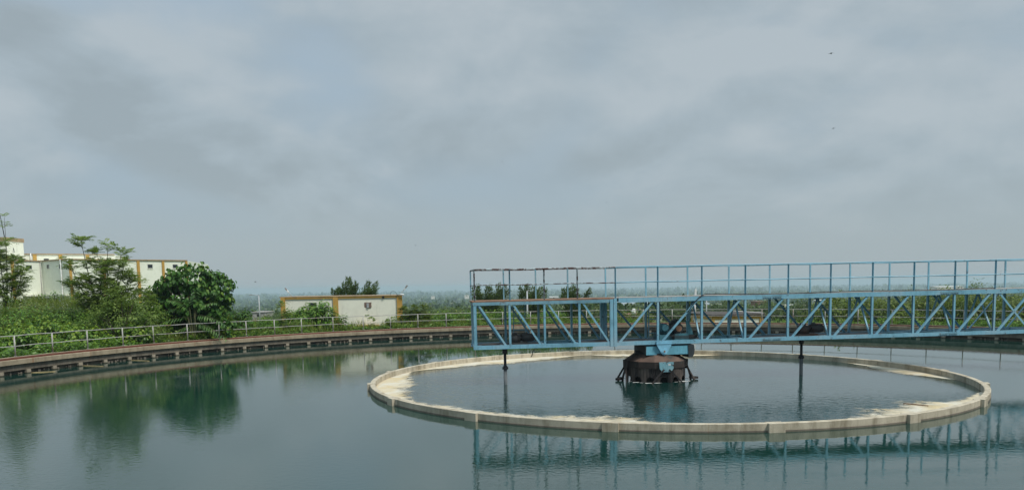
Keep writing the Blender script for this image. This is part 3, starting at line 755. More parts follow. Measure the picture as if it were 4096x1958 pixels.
p = along(K_, C_, 253); MB().tube([(p[0], p[1] - .12, GB), (p[0], p[1] - .12, ZRf + .05)], .06, 8).build('downpipe', M['white'], bl)
p = along(A_, K_, 171); MB().tube([(p[0], p[1] - .12, GB), (p[0], p[1] - .12, ZRf - .15)], .04, 8).build('downpipe', M['fargrey'], bl)
U0, U1 = at(-240, 92), at(470, 101)
ub = wallbox('upper_storey', [U0, U1, (U1[0] - 1.5, U1[1] + 6), (U0[0] - 2, U0[1] + 10)], ZRf - .5, 8.22, M['cream'], bl)
face_box('parapet_band', U0, U1, -235, 468, 8.22, 8.34, .12, .3, M['parapet'], ub)
for px, wp in ((150, 15), (252, 14), (360, 14), (42, 14)): face_box('pilaster', U0, U1, px - wp / 2, px + wp / 2, ZRf, 8.2, .12, .1, M['mustard'], ub)
for px in (103, 195, 310): face_box('window', U0, U1, px - 10, px + 10, 7.35, 7.72, .02, .05, M['glassdark'], ub)
p = along(U0, U1, 138); MB().tube([(p[0], p[1] - .2, ZRf), (p[0], p[1] - .2, 8.35)], .07, 8).build('downpipe', M['white'], ub)
TW0, TW1 = at(-80, 92), at(41, 92)
tw = wallbox('roof_tower', [TW0, TW1, (TW1[0], TW1[1] + 3.2), (TW0[0], TW0[1] + 3.2)], 8.0, 9.62, M['cream'], bl)
wallbox('tower_cap', [(TW0[0] - .1, TW0[1] - .12), (TW1[0] + .06, TW1[1] - .12), (TW1[0] + .06, TW1[1] + 3.3), (TW0[0] - .1, TW0[1] + 3.3)], 9.622, 10.07, M['parapet'], tw)
xp, yp = at(36, 92.5)
MB().tube([(xp, yp, 10.0), (xp - .28, yp, 12.3), (xp - .62, yp, zat(16, 822, 92.5))], [.05, .04, .028], 6).box(xp - .70, xp - .55, yp - .03, yp + .03, zat(16, 826, 92.5), zat(16, 818, 92.5)).build('mast', M['dark_steel'], bl)
for px in (52, 68):
    xq, yq = at(px, 93)
    MB().tube([(xq - .08, yq, 8.3), (xq, yq, 8.86)], .025, 5).tube([(xq + .1, yq, 8.3), (xq, yq, 8.86)], .025, 5).build('antenna', M['dark_steel'], bl)

# small pump house
sb = thing('pump_house', 'small cream pump house with mustard corner bands beyond the railing left of the bridge', 'building')
S0, S1 = at(1121, 54), at(1607, 55.2)
dx, dy = S1[0] - S0[0], S1[1] - S0[1]; Ls = math.hypot(dx, dy); nb = (-dy / Ls, dx / Ls)
Z1 = 2.86; G1 = -2.4
wallbox('wall', [S0, S1, (S1[0] + nb[0] * 5, S1[1] + nb[1] * 5), (S0[0] + nb[0] * 5, S0[1] + nb[1] * 5)], G1, Z1 - .07, M['cream'], sb)
rf_ = wallbox('roof', [(S0[0] - .06, S0[1] - .1), (S1[0] + .1, S1[1] - .1), (S1[0] + nb[0] * 5.1 + .1, S1[1] + nb[1] * 5.1), (S0[0] + nb[0] * 5.1, S0[1] + nb[1] * 5.1)], Z1 + .002, Z1 + .05, M['parapet'], sb)
face_box('band', S0, S1, 1140, 1329.5, Z1 - .12, Z1, .07, .05, M['mustard'], sb); face_box('band', S0, S1, 1352, 1585, Z1 - .12, Z1, .07, .05, M['mustard'], sb)
for a, b in ((1120.5, 1139), (1330, 1351), (1585.5, 1607.5)): face_box('pilaster', S0, S1, a, b, G1, Z1 - .001, .09, .15, M['mustard'], sb)
window(S0, S1, 1235, 1264, 1209.5, 1236, sb)
hl = MB(); pc = along(S0, S1, 1468.5); zc = zat(1468, 1219, pc[1]); pts = []
for i, (u, v) in enumerate(((-.26, .17), (-.1, .2), (.12, .18), (.28, .2), (.25, .06), (.27, -.14), (.1, -.19), (-.12, -.18), (-.25, -.15), (-.28, 0))): pts.append((pc[0] + u, zc + v))
hole = hl.prism(pts, 'y', pc[1] - .035, pc[1] + .02).build('wall_opening', M['brickhole'], sb)
MB().box(pc[0] - .06, pc[0] + .09, pc[1] - .09, pc[1] - .04, zc - .19, zc + .14).build('exhaust_fan', M['greymetal'], hole)
pc = along(S0, S1, 1532); zc = zat(1532, 1189, pc[1])
MB().prism([(pc[0] - .10, zc + .09), (pc[0] + .1, zc + .09), (pc[0] + .07, zc - .05), (pc[0] - .03, zc - .08)], 'y', pc[1] - .10, pc[1]).build('spout_hole', M['void'], sb)
sh_ = face_box('sunshade', S0, S1, 1422, 1513, zat(1460, 1309, 54.5), zat(1460, 1300, 54.5), .55, .05, M['mustard'], sb)
face_box('doorway', S0, S1, 1432, 1503, G1 + .2, zat(1460, 1312, 54.5), .02, .1, M['void'], sb)
for name, px, py0, tip in (('left', 1166, 1180, (1141, 1151)), ('right', 1600, 1177, (1630, 1140))):
    xb, yb = at(px, 55); xt = at(tip[0], 55)[0]; zb_ = Z1 + .05; zt = zat(tip[0], tip[1], 55)
    fl = thing('flood_light', 'flood light on a bent arm on the %s corner of the pump house roof' % ('left' if name == 'left' else 'right'), 'lamp', (xb, yb, zb_), 0, 'flood lights on the pump house roof')
    k = .52
    MB().tube([(.18 if name == 'left' else -.25, 0, .02), (0, 0, .03), ((xt - xb) * k, 0, (zt - zb_) * k)], .022, 6).build('arm', M['greymetal'], fl)
    d_ = Vector((xt - xb, 0, zt - zb_)); d_.normalize()
    p0 = Vector(((xt - xb) * k, 0, (zt - zb_) * k)); p1 = Vector((xt - xb, 0, zt - zb_))
    MB().bar(p0, p0 + (p1 - p0) * .45, .12, .07).build('bracket', M['white'], fl)
    MB().bar(p0 + (p1 - p0) * .45, p1, .15, .09).build('lamp_head', M['lampglass'], fl)
    if name == 'right':
        MB().tube([(.0, -.02, .03), (.28, -.02, .02)], .05, 8).build('conduit', M['white'], fl)
        MB().tube(spline([(-.2, 0, .02), (-.35, 0, .22), (-.55, 0, .26), (-.68, 0, .15), (-.7, 0, .0)]), .012, 5).build('wire', M['rubber'], fl)

# low kiosk seen through the truss
kb = thing('low_kiosk', 'low flat roofed cream and mustard kiosk seen through the truss right of the drive', 'building')
k0, k1, k2 = at(2768, 62), at(2846, 58), at(3054, 58.6)
wallbox('wall', [k0, k1, k2, (k2[0] + 1.2, k2[1] + 4.2), (k0[0] + 1.2, k0[1] + 4)], -2.5, .98, M['cream'], kb)
for a, b, pa, pb in ((k0, k1, 2769, 2845), (k1, k2, 2847, 3053)):
    face_box('band', a, b, pa, pb, .70, .975, .05, .05, M['mustard'], kb)
for a, b, pa, pb in ((k0, k1, 2768, 2776), (k1, k2, 2847, 2859), (k1, k2, 3040, 3054)): face_box('pilaster', a, b, pa, pb, -2.5, .695, .06, .1, M['mustard'], kb)
wallbox('roof', [(k0[0] - .2, k0[1] - .1), (k1[0], k1[1] - .22), (k2[0] + .1, k2[1] - .2), (k2[0] + 1.3, k2[1] + 4.3), (k0[0] + 1.0, k0[1] + 4.2)], .985, 1.06, M['tar'], kb)
xq, yq = at(2985, 59)
o = MB().bar((-1.2, 0, .25), (1.4, .6, .02), .3, .04).build('plank', M['white'], None); o.location = (xq, yq, 1.08); tag(o, 'pale plank lying askew on the low kiosk roof', 'plank')

# car by the large building
xq, yq = at(185, 82); zc = gz(xq, yq)
car = thing('parked_car', 'white parked car with dark glass half hidden by grass before the large building', 'car', (xq, yq, 1.55), R(4))
mb = MB(); mb.prism([(-2.1, .35), (-2.15, .75), (-1.6, .92), (1.2, .95), (2.0, .85), (2.1, .35)], 'y', -.82, .82); mb.build('body', M['carbody'], car)
mb = MB(); mb.prism([(-1.35, .93), (-.75, 1.36), (.75, 1.40), (1.55, .95)], 'y', -.72, .72); cb = mb.build('cabin', M['glassdark'], car)
MB().prism([(-.72, 1.365), (.74, 1.405), (.6, 1.45), (-.55, 1.44)], 'y', -.70, .70).build('roof', M['carbody'], cb)
for x in (-1.3, 1.35):
    for y in (-.84, .84):
        wl = MB().tube([(x, y - .09, .32), (x, y + .09, .32)], .32, 18).build('wheel', M['rubber'], car)
        MB().tube([(x, y - .1, .32), (x, y + .1, .32)], .19, 14).build('rim', M['greymetal'], wl)

# far houses
def house(px, D, wpx, hpx, ytop, mat, label, cat='house', flat=True, depth=6):
    x, y = at(px, D); w_ = wpx * D / F; zt = zat(px, ytop, D); h_ = hpx * D / F
    o = thing('distant_house' if cat == 'house' else 'long_shed', label, cat, (x, y, zt - h_), random.uniform(-.12, .12))
    MB().box(-w_ / 2, w_ / 2, 0, depth, -2, h_).build('wall', M[mat], o)
    rz = MB()
    if flat: rz.box(-w_ / 2 - .15, w_ / 2 + .15, -.15, depth + .15, h_, h_ + .04 * h_ + .08)
    else: rz.prism([(-.3, h_), (depth / 2, h_ + .25 * h_), (depth + .3, h_)], 'x', -w_ / 2 - .2, w_ / 2 + .2)
    rz.build('roof', M['farwhite' if not flat else mat], o)
    mb = MB()
    nwin = max(1, int(w_ / 3))
    for i in range(nwin):
        xx = -w_ / 2 + w_ * (i + .5) / nwin; mb2 = MB().box(xx - .35, xx + .35, -.03, .05, h_ * .35, h_ * .75); mb2.build('window', M['void'], o)
    return o
house(1030, 150, 50, 26, 1249, 'fargrey', 'small grey block house beside the street lamp pole right of the round tree')
house(1082, 175, 40, 20, 1254, 'fargrey', 'low grey house next right of the small grey block house')
house(2528, 140, 44, 10, 1258, 'brick', 'low brown hut with a white tank seen left of the ladder in the truss')
house(3049, 260, 40, 22, 1206, 'brick', 'dull brick house among trees above the low kiosk')
house(3163, 300, 40, 12, 1220, 'farwhite', 'low white house in the trees right of the brick house', 'house', False)
house(3190, 340, 60, 10, 1226, 'farwhite', 'long low white house below the other white house, right of the brick house', 'house', False)
house(2880, 330, 14, 20, 1216, 'farwhite', 'narrow white house in the woods above the low kiosk left end')
house(3803, 620, 112, 10, 1146, 'farwhite', 'long white roofed shed far off above the right part of the deck', 'shed', False, 14)
house(4020, 420, 50, 9, 1200, 'farwhite', 'white roofed house behind the crossed braces at the right edge', 'house', False)
house(1730, 900, 13, 4, 1184, 'farwhite', 'tiny white house on the hazy plain right of the pump house')
house(1865, 700, 15, 5, 1180, 'farwhite', 'tiny white house just left of the bridge end on the plain')
house(2215, 420, 34, 8, 1187, 'farwhite', 'white roof behind the third handrail bay of the bridge', 'house', False)
house(3290, 360, 46, 8, 1200, 'farwhite', 'pale roofed house between the braces left of the right gearbox', 'house', False)
xq, yq = at(2535, 138)
o = MB().cyl(0, 0, 0, 1.0, .38, .38, 14).cyl(0, 0, 1.0, 1.15, .38, .15, 14).build('water_tank', M['white']); o.location = (xq, yq, zat(2535, 1257, 138) - .1); tag(o, 'small white water tank on the brown hut roof', 'tank')

# poles and lamps
def lamp(px, D, ytop, label, arm=-1.0, group='street lamps beyond the tank'):
    x, y = at(px, D); zt = zat(px, ytop, D); z0 = gz(x, y)
    o = thing('street_lamp', label, 'street lamp', (x, y, z0), 0, group)
    MB().tube([(0, 0, -.3), (0, 0, zt - z0)], [.09, .06], 8).build('pole', M['greymetal'], o)
    MB().tube([(0, 0, zt - z0 - .05), (arm * .6, 0, zt - z0 + .05), (arm, 0, zt - z0 + .04)], .04, 6).build('arm', M['greymetal'], o)
    MB().box(min(arm, arm * 1.45), max(arm, arm * 1.45), -.1, .1, zt - z0 - .01, zt - z0 + .08).build('lamp_head', M['lampglass'], o)
lamp(1034, 92, 1180, 'street lamp with an arm to the left, right of the round tree', -.75)
lamp(2108, 63, 1163, 'street lamp pole before the trees behind the left bridge bays', .15)
lamp(2827, 95, 1196, 'slim grey street lamp pole seen through the truss above the kiosk', .3)
xq, yq = at(2777, 61.5); o = MB().bar((0, 0, -.5), (.12, 0, zat(2777, 1157, 61.5) - 1.0), .17, .15).bar((.12, 0, zat(2777, 1157, 61.5) - 1.0), (.16, 0, zat(2777, 1150, 61.5) - 1.0), .06, .05).build('concrete_pole', M['white']); o.location = (xq, yq, 1.0); tag(o, 'broken pale concrete pole rising above the deck behind the drive', 'pole')

# ------------------------------------------------------------------ birds
for i, (px, py, D, sp, lab) in enumerate(((3302, 215, 55, .46, 'dark bird with spread wings highest at the right of the sky'), (3318, 514, 60, .36, 'small bird below the highest bird at the right of the sky'),
        (2017, 649, 60, .22, 'small dark bird in the middle of the sky above the bridge end'), (2427, 810, 60, .24, 'small dark bird low in the sky over the drum'),
        (1667, 981, 60, .24, 'small dark bird low above the pump house right corner'), (740, 684, 70, .24, 'faint bird in the sky above the round tree'), (1023, 1126, 75, .42, 'faint bird just above the street lamp by the round tree'))):
    sp *= .78; x, y = at(px, D); z = zat(px, py, D)
    b = thing('flying_bird', lab, 'bird', (x, y, z), random.uniform(-.5, .5), 'birds flying in the sky')
    mb = MB(); mb.tube([(0, -.45 * sp, 0), (0, -.3 * sp, .01), (0, 0, 0), (0, .25 * sp, 0), (0, .36 * sp, .01), (0, .42 * sp, .0)], [.03 * sp, .09 * sp, .10 * sp, .08 * sp, .06 * sp, .01], 8); mb.build('body', M['bird'], b)
    for sg in (-1, 1):
        up = random.uniform(.05, .45)
        mb = MB(); mb.add([(0, -.14 * sp, .02), (0, .14 * sp, .02), (sg * .28 * sp, .16 * sp, up * .22 * sp), (sg * .28 * sp, -.08 * sp, up * .22 * sp), (sg * .56 * sp, .02 * sp, up * .05 * sp), (sg * .52 * sp, -.05 * sp, up * .05 * sp),
                          (0, -.12 * sp, .04), (0, .10 * sp, .045), (sg * .28 * sp, .12 * sp, up * .22 * sp + .012)], [(0, 1, 2, 3), (3, 2, 4, 5), (6, 7, 8, 3)]); mb.build('wing', M['bird'], b, False)

# ------------------------------------------------------------------ vegetation
def sub_tree(name, label, cat, x, y, z, group=None): return thing(name, label, cat, (x, y, z), 0, group)
def wood(mb, base, tips, r0, r1=.01, k=6, sag=0.0):
    for t in tips:
        b = Vector(base); e = Vector(t); pts = []
        mid = Vector((random.uniform(-1, 1), random.uniform(-1, 1), 0)) * (e - b).length * .07
        for i in range(k + 1):
            u = i / k; pts.append(b.lerp(e, u) + mid * math.sin(math.pi * u) - Vector((0, 0, sag * u * u)))
        mb.tube(pts, [r0 + (r1 - r0) * i / k for i in range(k + 1)], 5, False)

def fronds(P, D, L, np_, leaf_l, leaf_w, droop=.5, tint0=.5, tvar=.5):
    """pinnate fronds: P base, D direction, L length; np_ pairs of leaflets"""
    P = np.asarray(P, float); D = norm(np.asarray(D, float)); n = len(P); out = []
    L = np.broadcast_to(np.asarray(L, float), (n,))
    side = norm(np.cross(D, np.array([0, 0, 1.0]) + rng.normal(0, .15, (n, 3))))
    nrm = np.cross(side, D); tb = np.clip(tint0 + rng.uniform(-tvar, tvar, n), 0, 1)
    for k in range(np_):
        u = (k + .6) / np_
        c = P + D * (L * u)[:, None] - np.array([0, 0, 1.0]) * (L * droop * u * u)[:, None]
        sz = (1 - .5 * abs(u - .4)) 
        for sg in (-1, 1):
            ax = side * sg + D * .55 - np.array([0, 0, 1.0]) * .25 + rng.normal(0, .12, (n, 3))
            out.append(leaves(c, ax, nrm + rng.normal(0, .25, (n, 3)), leaf_l * sz, leaf_w, np.clip(tb + rng.uniform(-.12, .12, n), 0, 1)))
    return merge(out)

def feathery(name, label, x, y, z, stems, twigs=26, nfr=11, frl=.36, leaf=(.11, .035), mat='l_feather', up=.45, tw=(.5, 1.1), start=.3, wind=(0.1, 0, 0), cat='tree', group=None, r0=.045, np_=7, droop=.45):
    t = sub_tree(name, label, cat, x, y, z, group)
    mb = MB(); P, D, L = [], [], []
    for (tx, ty, tz, wgt) in stems:
        b = Vector((random.uniform(-.15, .15), random.uniform(-.15, .15), -.2)); e = Vector((tx, ty, tz)); bend = Vector((random.uniform(-.3, .3), random.uniform(-.3, .3), 0))
        pts = [b.lerp(e, i / 10) + bend * math.sin(math.pi * i / 10) * .6 for i in range(11)]
        mb.tube(pts, [r0 * (1 - .85 * i / 10) for i in range(11)], 6, False)
        for q in range(int(twigs * wgt)):
            u = start + (1 - start) * (random.random() ** .8); i = min(int(u * 10), 9); p = pts[i].lerp(pts[i + 1], u * 10 - i)
            a = random.uniform(0, 2 * math.pi); l = random.uniform(*tw) * (1.15 - .6 * u)
            d = Vector((math.cos(a), math.sin(a), up + random.uniform(-.25, .35))).normalized() + Vector(wind); d.normalize()
            tp = [p + d * l * k / 4 - Vector((0, 0, .10 * l * (k / 4) ** 2)) for k in range(5)]
            mb.tube(tp, [.012, .010, .008, .006, .004], 4, False)
            for k in range(nfr):
                v = .2 + .8 * k / (nfr - 1); ii_ = min(int(v * 4), 3); pp = tp[ii_].lerp(tp[ii_ + 1], v * 4 - ii_)
                sd = d.cross(Vector((0, 0, 1))); sd = sd.normalized() * (1 if k % 2 else -1)
                dd = (d * random.uniform(.3, 1.0) + sd * random.uniform(.5, 1.1) + Vector((0, 0, random.uniform(-.35, .45)))).normalized()
                P.append(pp); D.append(dd); L.append(frl * random.uniform(.7, 1.25))
        for k in range(int(8 * wgt) + 1):
            P.append(pts[-1]); D.append(Vector((random.uniform(-.7, .7), random.uniform(-.7, .7), random.uniform(.2, 1)))); L.append(frl * random.uniform(.8, 1.3))
    mb.build('trunk', M['bark'], t, False)
    v, q, ti = fronds(np.array(P), np.array(D), np.array(L), np_, leaf[0], leaf[1], droop, .62, .38)
    np_mesh('crown', v, q, M[mat], t, ti)
    return t

def rosettes(centers, outs, nl, L, W, spread=.35, droop=.75, kind='heart', tint=(.2, .9), rad=.18):
    out = []
    for c, o in zip(centers, outs):
        n = int(nl * rng.uniform(.7, 1.3)); a = rng.uniform(0, 2 * np.pi, n)
        o = norm(np.asarray(o, float)); e1 = norm(np.cross(o, [0.3, .2, 1.0])); e2 = np.cross(o, e1)
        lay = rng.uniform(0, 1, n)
        d = e1 * np.cos(a)[:, None] + e2 * np.sin(a)[:, None] + o * (.9 - lay[:, None] * .9)
        p = np.asarray(c) + d * rad * rng.uniform(.2, 1, n)[:, None] - o * (lay * spread)[:, None]
        ax = norm(d) * .8 + np.array([0, 0, -1.0]) * droop * rng.uniform(.5, 1.3, n)[:, None]
        nr = norm(d) * .6 + o * .6 + np.array([0, 0, .5]) + rng.normal(0, .25, (n, 3))
        s = rng.uniform(.65, 1.2, n)
        t0 = rng.uniform(-.12, .12)
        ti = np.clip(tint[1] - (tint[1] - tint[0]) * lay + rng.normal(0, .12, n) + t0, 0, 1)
        out.append(leaves(p, ax, nr, L * s, W * s, ti, .14, kind))
    return merge(out)

# left edge feathery tree
x, y = at(30, 47); z = gz(x, y)
feathery('feathery_tree', 'slender feathery leaved tree at the left edge beside the roof tower', x, y, z, [(-.3, 0, 4.0, 1.1), (.5, .2, 3.3, 1.0), (1.1, -.2, 2.5, .9), (-.9, 0, 3.3, 1), (.1, .1, 5.8, .35)], 25, 9, .42, (.15, .048), up=.8, tw=(.5, 1.2), start=.2, droop=.35)
# large feathery tree
x, y = at(420, 43); z = gz(x, y)
HT = zat(330, 958, 43) - z
feathery('feathery_tree', 'tall feathery leaved tree before the large building, left of the round tree', x, y, z,
         [(-1.2, .1, HT, 1.15), (-.5, .3, HT * .86, 1.0), (.95, .2, HT * .86, .85), (-1.7, -.2, HT * .72, .75), (.3, -.3, HT * .72, 1.1), (1.5, 0, HT * .58, 1.0), (-.6, -.4, HT * .55, 1.0), (.9, -.4, HT * .42, 1.1), (1.9, .1, HT * .40, .8), (-.1, .3, HT * .42, 1.0), (1.4, -.3, HT * .75, .5), (.2, .2, HT * .93, .6), (-2.0, .1, HT * .5, .8), (2.1, -.2, HT * .52, .8), (2.4, .1, HT * .35, .8), (-1.3, -.3, HT * .35, .9)], 19, 9, .42, (.15, .048), up=.85, tw=(.5, 1.25), start=.22, r0=.06, droop=.35)
# shrub at its foot
def shrub(name, label, x, y, z, rx, ry, h, ncl, nl, L, W, mat, cat='shrub', kind='heart', droop=.6, tint=(.15, .8), group=None, zlo=.15, rad=.18, zmin=-.15):
    t = sub_tree(name, label, cat, x, y, z, group)
    dd = rdir(ncl, zmin, 1); rr_ = rng.uniform(.55, 1, ncl) ** .5
    lump = 1 + .22 * np.sin(dd[:, 0] * 5 + x) * np.cos(dd[:, 1] * 4 + y) + rng.uniform(-.12, .12, ncl)
    c = dd * np.array([rx, ry, h * (1 - zlo)]) * (rr_ * lump)[:, None] + np.array([0, 0, h * zlo])
    c[:, 2] = np.maximum(c[:, 2], .1)
    outs = dd + np.array([0, 0, .35])
    mb = MB()
    wood(mb, (0, 0, -.2), [tuple(c[i] * .9) for i in range(0, ncl, max(1, ncl // 26))], .035 * max(h / 2, .6))
    mb.build('stem', M['bark'] if h > 2 else M['twig'], t, False)
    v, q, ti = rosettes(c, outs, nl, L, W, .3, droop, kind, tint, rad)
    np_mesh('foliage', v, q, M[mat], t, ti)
    return t
x, y = at(490, 41); z = gz(x, y)
shrub('leafy_shrub', 'dense green shrub at the foot of the tall feathery tree', x, y, z, 2.3, 1.3, 3.0, 190, 26, .16, .065, 'l_feather', kind='rhomb', tint=(.1, .75))
x, y = at(340, 42); z = gz(x, y)
shrub('leafy_shrub', 'low yellowish shrub left of the tall feathery tree foot', x, y, z, 1.2, 1.0, 1.2, 60, 22, .13, .06, 'l_castor', kind='rhomb')

for px, r_, rx_, h_, lab in ((40, 30.5, 1.5, 1.3, 'rounded bright creeper mound on the left bank nearest the left edge'), (150, 31.5, 1.6, 1.3, 'rounded creeper mound on the left bank second from the left edge'), (265, 30.2, 1.7, 1.1, 'low spreading creeper mound behind the second and third left railing posts'), (350, 33, 1.3, 1.2, 'leafy creeper mound below the left of the tall feathery tree')):
    x, y = rim(px, r_); shrub('creeper_mound', lab, x, y, gz(x, y) - .1, rx_, rx_ * .8, h_, 70, 22, .15, .12, 'l_vine', tint=(.2, 1), rad=.25)
for px, D, h_, lab in ((172, 55, 1.5, 'young leafy plant standing before the canopy of the large building, left one'), (222, 56, 1.9, 'young leafy plant before the grey angled wall of the large building'), (292, 54, 1.6, 'young leafy plant at the foot of the mustard corner pilaster of the large building')):
    x, y = at(px, D); shrub('leafy_shrub', lab, x, y, gz(x, y), .55, .5, h_, 34, 18, .16, .08, 'l_castor', kind='rhomb', tint=(.05, .8))
for px, D, rx_, h_, m_, lab in ((40, 41, 2.2, 1.9, 'l_castor', 'broad yellow green bush on the left bank below the slender edge tree'), (130, 44, 1.9, 1.5, 'l_scrub', 'olive bush on the left bank before the parked car'), (255, 43, 2.2, 1.3, 'l_castor', 'fresh green bush on the left bank left of the tall feathery tree'), (600, 43.5, 1.7, 1.9, 'l_vine', 'bright bush between the tall feathery tree and the round tree')):
    x, y = at(px, D); shrub('leafy_shrub', lab, x, y, gz(x, y) - .15, rx_, rx_ * .75, h_, 130, 24, .15, .075, m_, kind='rhomb', tint=(.1, .9), rad=.25)
# round big leaved tree
x, y = rim(764, 29.3); z = .30
tR = sub_tree('round_tree', 'dense round tree with large glossy heart shaped leaves behind the railing', 'tree', x, y, z)
HTR = zat(790, 1050, y) - z
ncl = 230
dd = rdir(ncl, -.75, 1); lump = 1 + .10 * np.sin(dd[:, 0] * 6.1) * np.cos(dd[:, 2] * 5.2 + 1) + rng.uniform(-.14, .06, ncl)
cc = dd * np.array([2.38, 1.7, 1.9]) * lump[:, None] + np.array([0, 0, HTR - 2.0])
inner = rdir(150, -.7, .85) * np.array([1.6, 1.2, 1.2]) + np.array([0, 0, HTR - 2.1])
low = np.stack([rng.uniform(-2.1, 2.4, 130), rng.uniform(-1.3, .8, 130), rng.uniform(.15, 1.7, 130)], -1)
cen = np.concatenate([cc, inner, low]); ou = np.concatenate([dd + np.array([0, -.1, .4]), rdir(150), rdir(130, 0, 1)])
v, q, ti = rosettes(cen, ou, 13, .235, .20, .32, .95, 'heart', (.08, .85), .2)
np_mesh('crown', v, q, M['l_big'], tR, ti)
mb = MB(); mb.tube([(0, 0, -.5), (.05, 0, .6), (0, .05, 1.3)], [.13, .11, .09], 8, False); wood(mb, (0, .03, 1.0), [tuple(c) for c in cc[::6]], .06, .012)
mb.build('trunk', M['bark'], tR, False)
# darker companion at its right foot
x, y = rim(940, 29.0); z = .2
shrub('leafy_shrub', 'dark leafy shrub leaning out at the right foot of the round tree', x, y, z, 1.25, .9, 2.1, 90, 20, .18, .10, 'l_big', kind='heart', tint=(.1, .8))
x, y = rim(905, 27.75)
shrub('creeper_clump', 'bright broad leaved creeper clump under the railing below the round tree', x, y, .40, .6, .35, .8, 26, 14, .17, .16, 'l_vine', tint=(.3, 1))
x, y = rim(515, 28.2)
shrub('creeper_clump', 'bright broad leaved clump below the feathery tree at the railing', x, y, .6, 1.2, .6, 1.25, 50, 16, .16, .14, 'l_vine', tint=(.25, 1))

# plant with long toothed fronds
x, y = rim(765, 27.75); z = .35
tF = sub_tree('frond_plant', 'plant with long arching feather shaped fronds before the round tree', 'plant', x, y, z)
FR = [(-.25, .1, 1.55, -1.15, -.1, .18, 1.35), (-.2, 0, 1.2, -1.3, -.2, .05, 1.45), (-.1, 0, 1.55, -.6, -.1, .6, 1.1), (.1, 0, 1.25, 1.05, -.3, .12, 1.35), (.15, 0, .95, 1.0, -.3, -.12, 1.35), (0, .1, 1.0, .9, -.15, -.2, 1.1), (-.05, .1, .85, -.9, -.1, -.1, 1.0), (.05, .1, 1.7, .1, -.1, .6, .9), (.1, .1, 1.45, .5, 0, .45, 1.1)]
mb = MB(); parts = []
for (bx_, by_, bz_, dx_, dy_, dz_, l_) in FR:
    b = Vector((bx_, by_, bz_)); d = Vector((dx_, dy_, dz_)).normalized(); nseg = 12
    pts = [b + d * l_ * i / nseg - Vector((0, 0, .38 * l_ * (i / nseg) ** 2)) for i in range(nseg + 1)]
    mb.tube([(0, 0, -.1), tuple(b * .6), tuple(b)], [.03, .022, .016], 5, False); mb.tube(pts, [.012 - .0007 * i for i in range(nseg + 1)], 4, False)
    pp, ax, ln = [], [], []
    for i in range(12):
        u = .12 + .88 * i / 11; k_ = min(int(u * nseg), nseg - 1); p_ = pts[k_].lerp(pts[k_ + 1], u * nseg - k_)
        sd = d.cross(Vector((0, 0, 1))).normalized()
        for sg in (-1, 1):
            pp.append(p_); ax.append(sd * sg * .75 + d * .35 + Vector((0, 0, -.75))); ln.append(.33 * (1 - .55 * abs(u - .35) ** 1.0))
    n_ = len(pp); parts.append(leaves(np.array(pp), np.array(ax) + rng.normal(0, .08, (n_, 3)), np.array([[0, -.5, 1.0]] * n_) + rng.normal(0, .1, (n_, 3)), np.array(ln), .05, rng.uniform(.4, 1, n_), .1))
mb.build('stem', M['twig'], tF, False); v, q, ti = merge(parts); np_mesh('fronds', v, q, M['l_frond'], tF, ti); tF.scale = (1.4, 1.4, 1.35)

# castor bush before the pump house
x, y = rim(1248, 29.9); z = -.7
shrub('castor_bush', 'big bright green bush of fingered leaves before the pump house window', x, y, z, 2.05, 1.4, zat(1280, 1212, y) - z, 400, 24, .36, .11, 'l_castor', kind='rhomb', droop=.8, tint=(.02, .95), rad=.2, zlo=.3, zmin=-.7)
x, y = rim(1365, 28.5)
shrub('castor_bush', 'smaller fingered leaf bush before the mustard middle band of the pump house', x, y, -.6, .85, .8, 1.95, 90, 20, .32, .09, 'l_castor', kind='rhomb', droop=.6, tint=(.05, .8), rad=.2)
x, y = rim(1130, 29.0); feathery('feathery_shrub', 'thin feathery sapling in front of the left corner of the pump house', x, y, -.4, [(-.1, 0, 2.95, .9), (.35, 0, 2.2, .9), (-.3, 0, 1.8, .7), (.7, 0, 1.7, .6)], 18, 9, .32, (.10, .034), tw=(.3, .7), cat='shrub', r0=.025)
x, y = rim(1655, 28.8); feathery('feathery_shrub', 'yellow green feathery shrub covering the right corner of the pump house', x, y, -.6, [(-.7, 0, 2.6, 1), (.0, 0, 2.7, 1.2), (.6, 0, 2.7, 1.0), (1.0, 0, 2.0, 1), (-.3, 0, 2.0, 1), (.3, -.2, 1.6, 1)], 24, 10, .32, (.11, .036), 'l_scrub', tw=(.3, .8), cat='shrub', r0=.025)
x, y = rim(1505, 28.3); feathery('feathery_shrub', 'low thin feathery shrub before the sunshade of the pump house', x, y, -.5, [(-.7, 0, 2.0, .5), (-.2, 0, 1.7, .7), (.6, 0, 1.6, .8), (1.1, 0, 1.9, .8), (.2, 0, 1.2, .8)], 14, 8, .30, (.10, .034), tw=(.3, .8), cat='shrub', r0=.02)

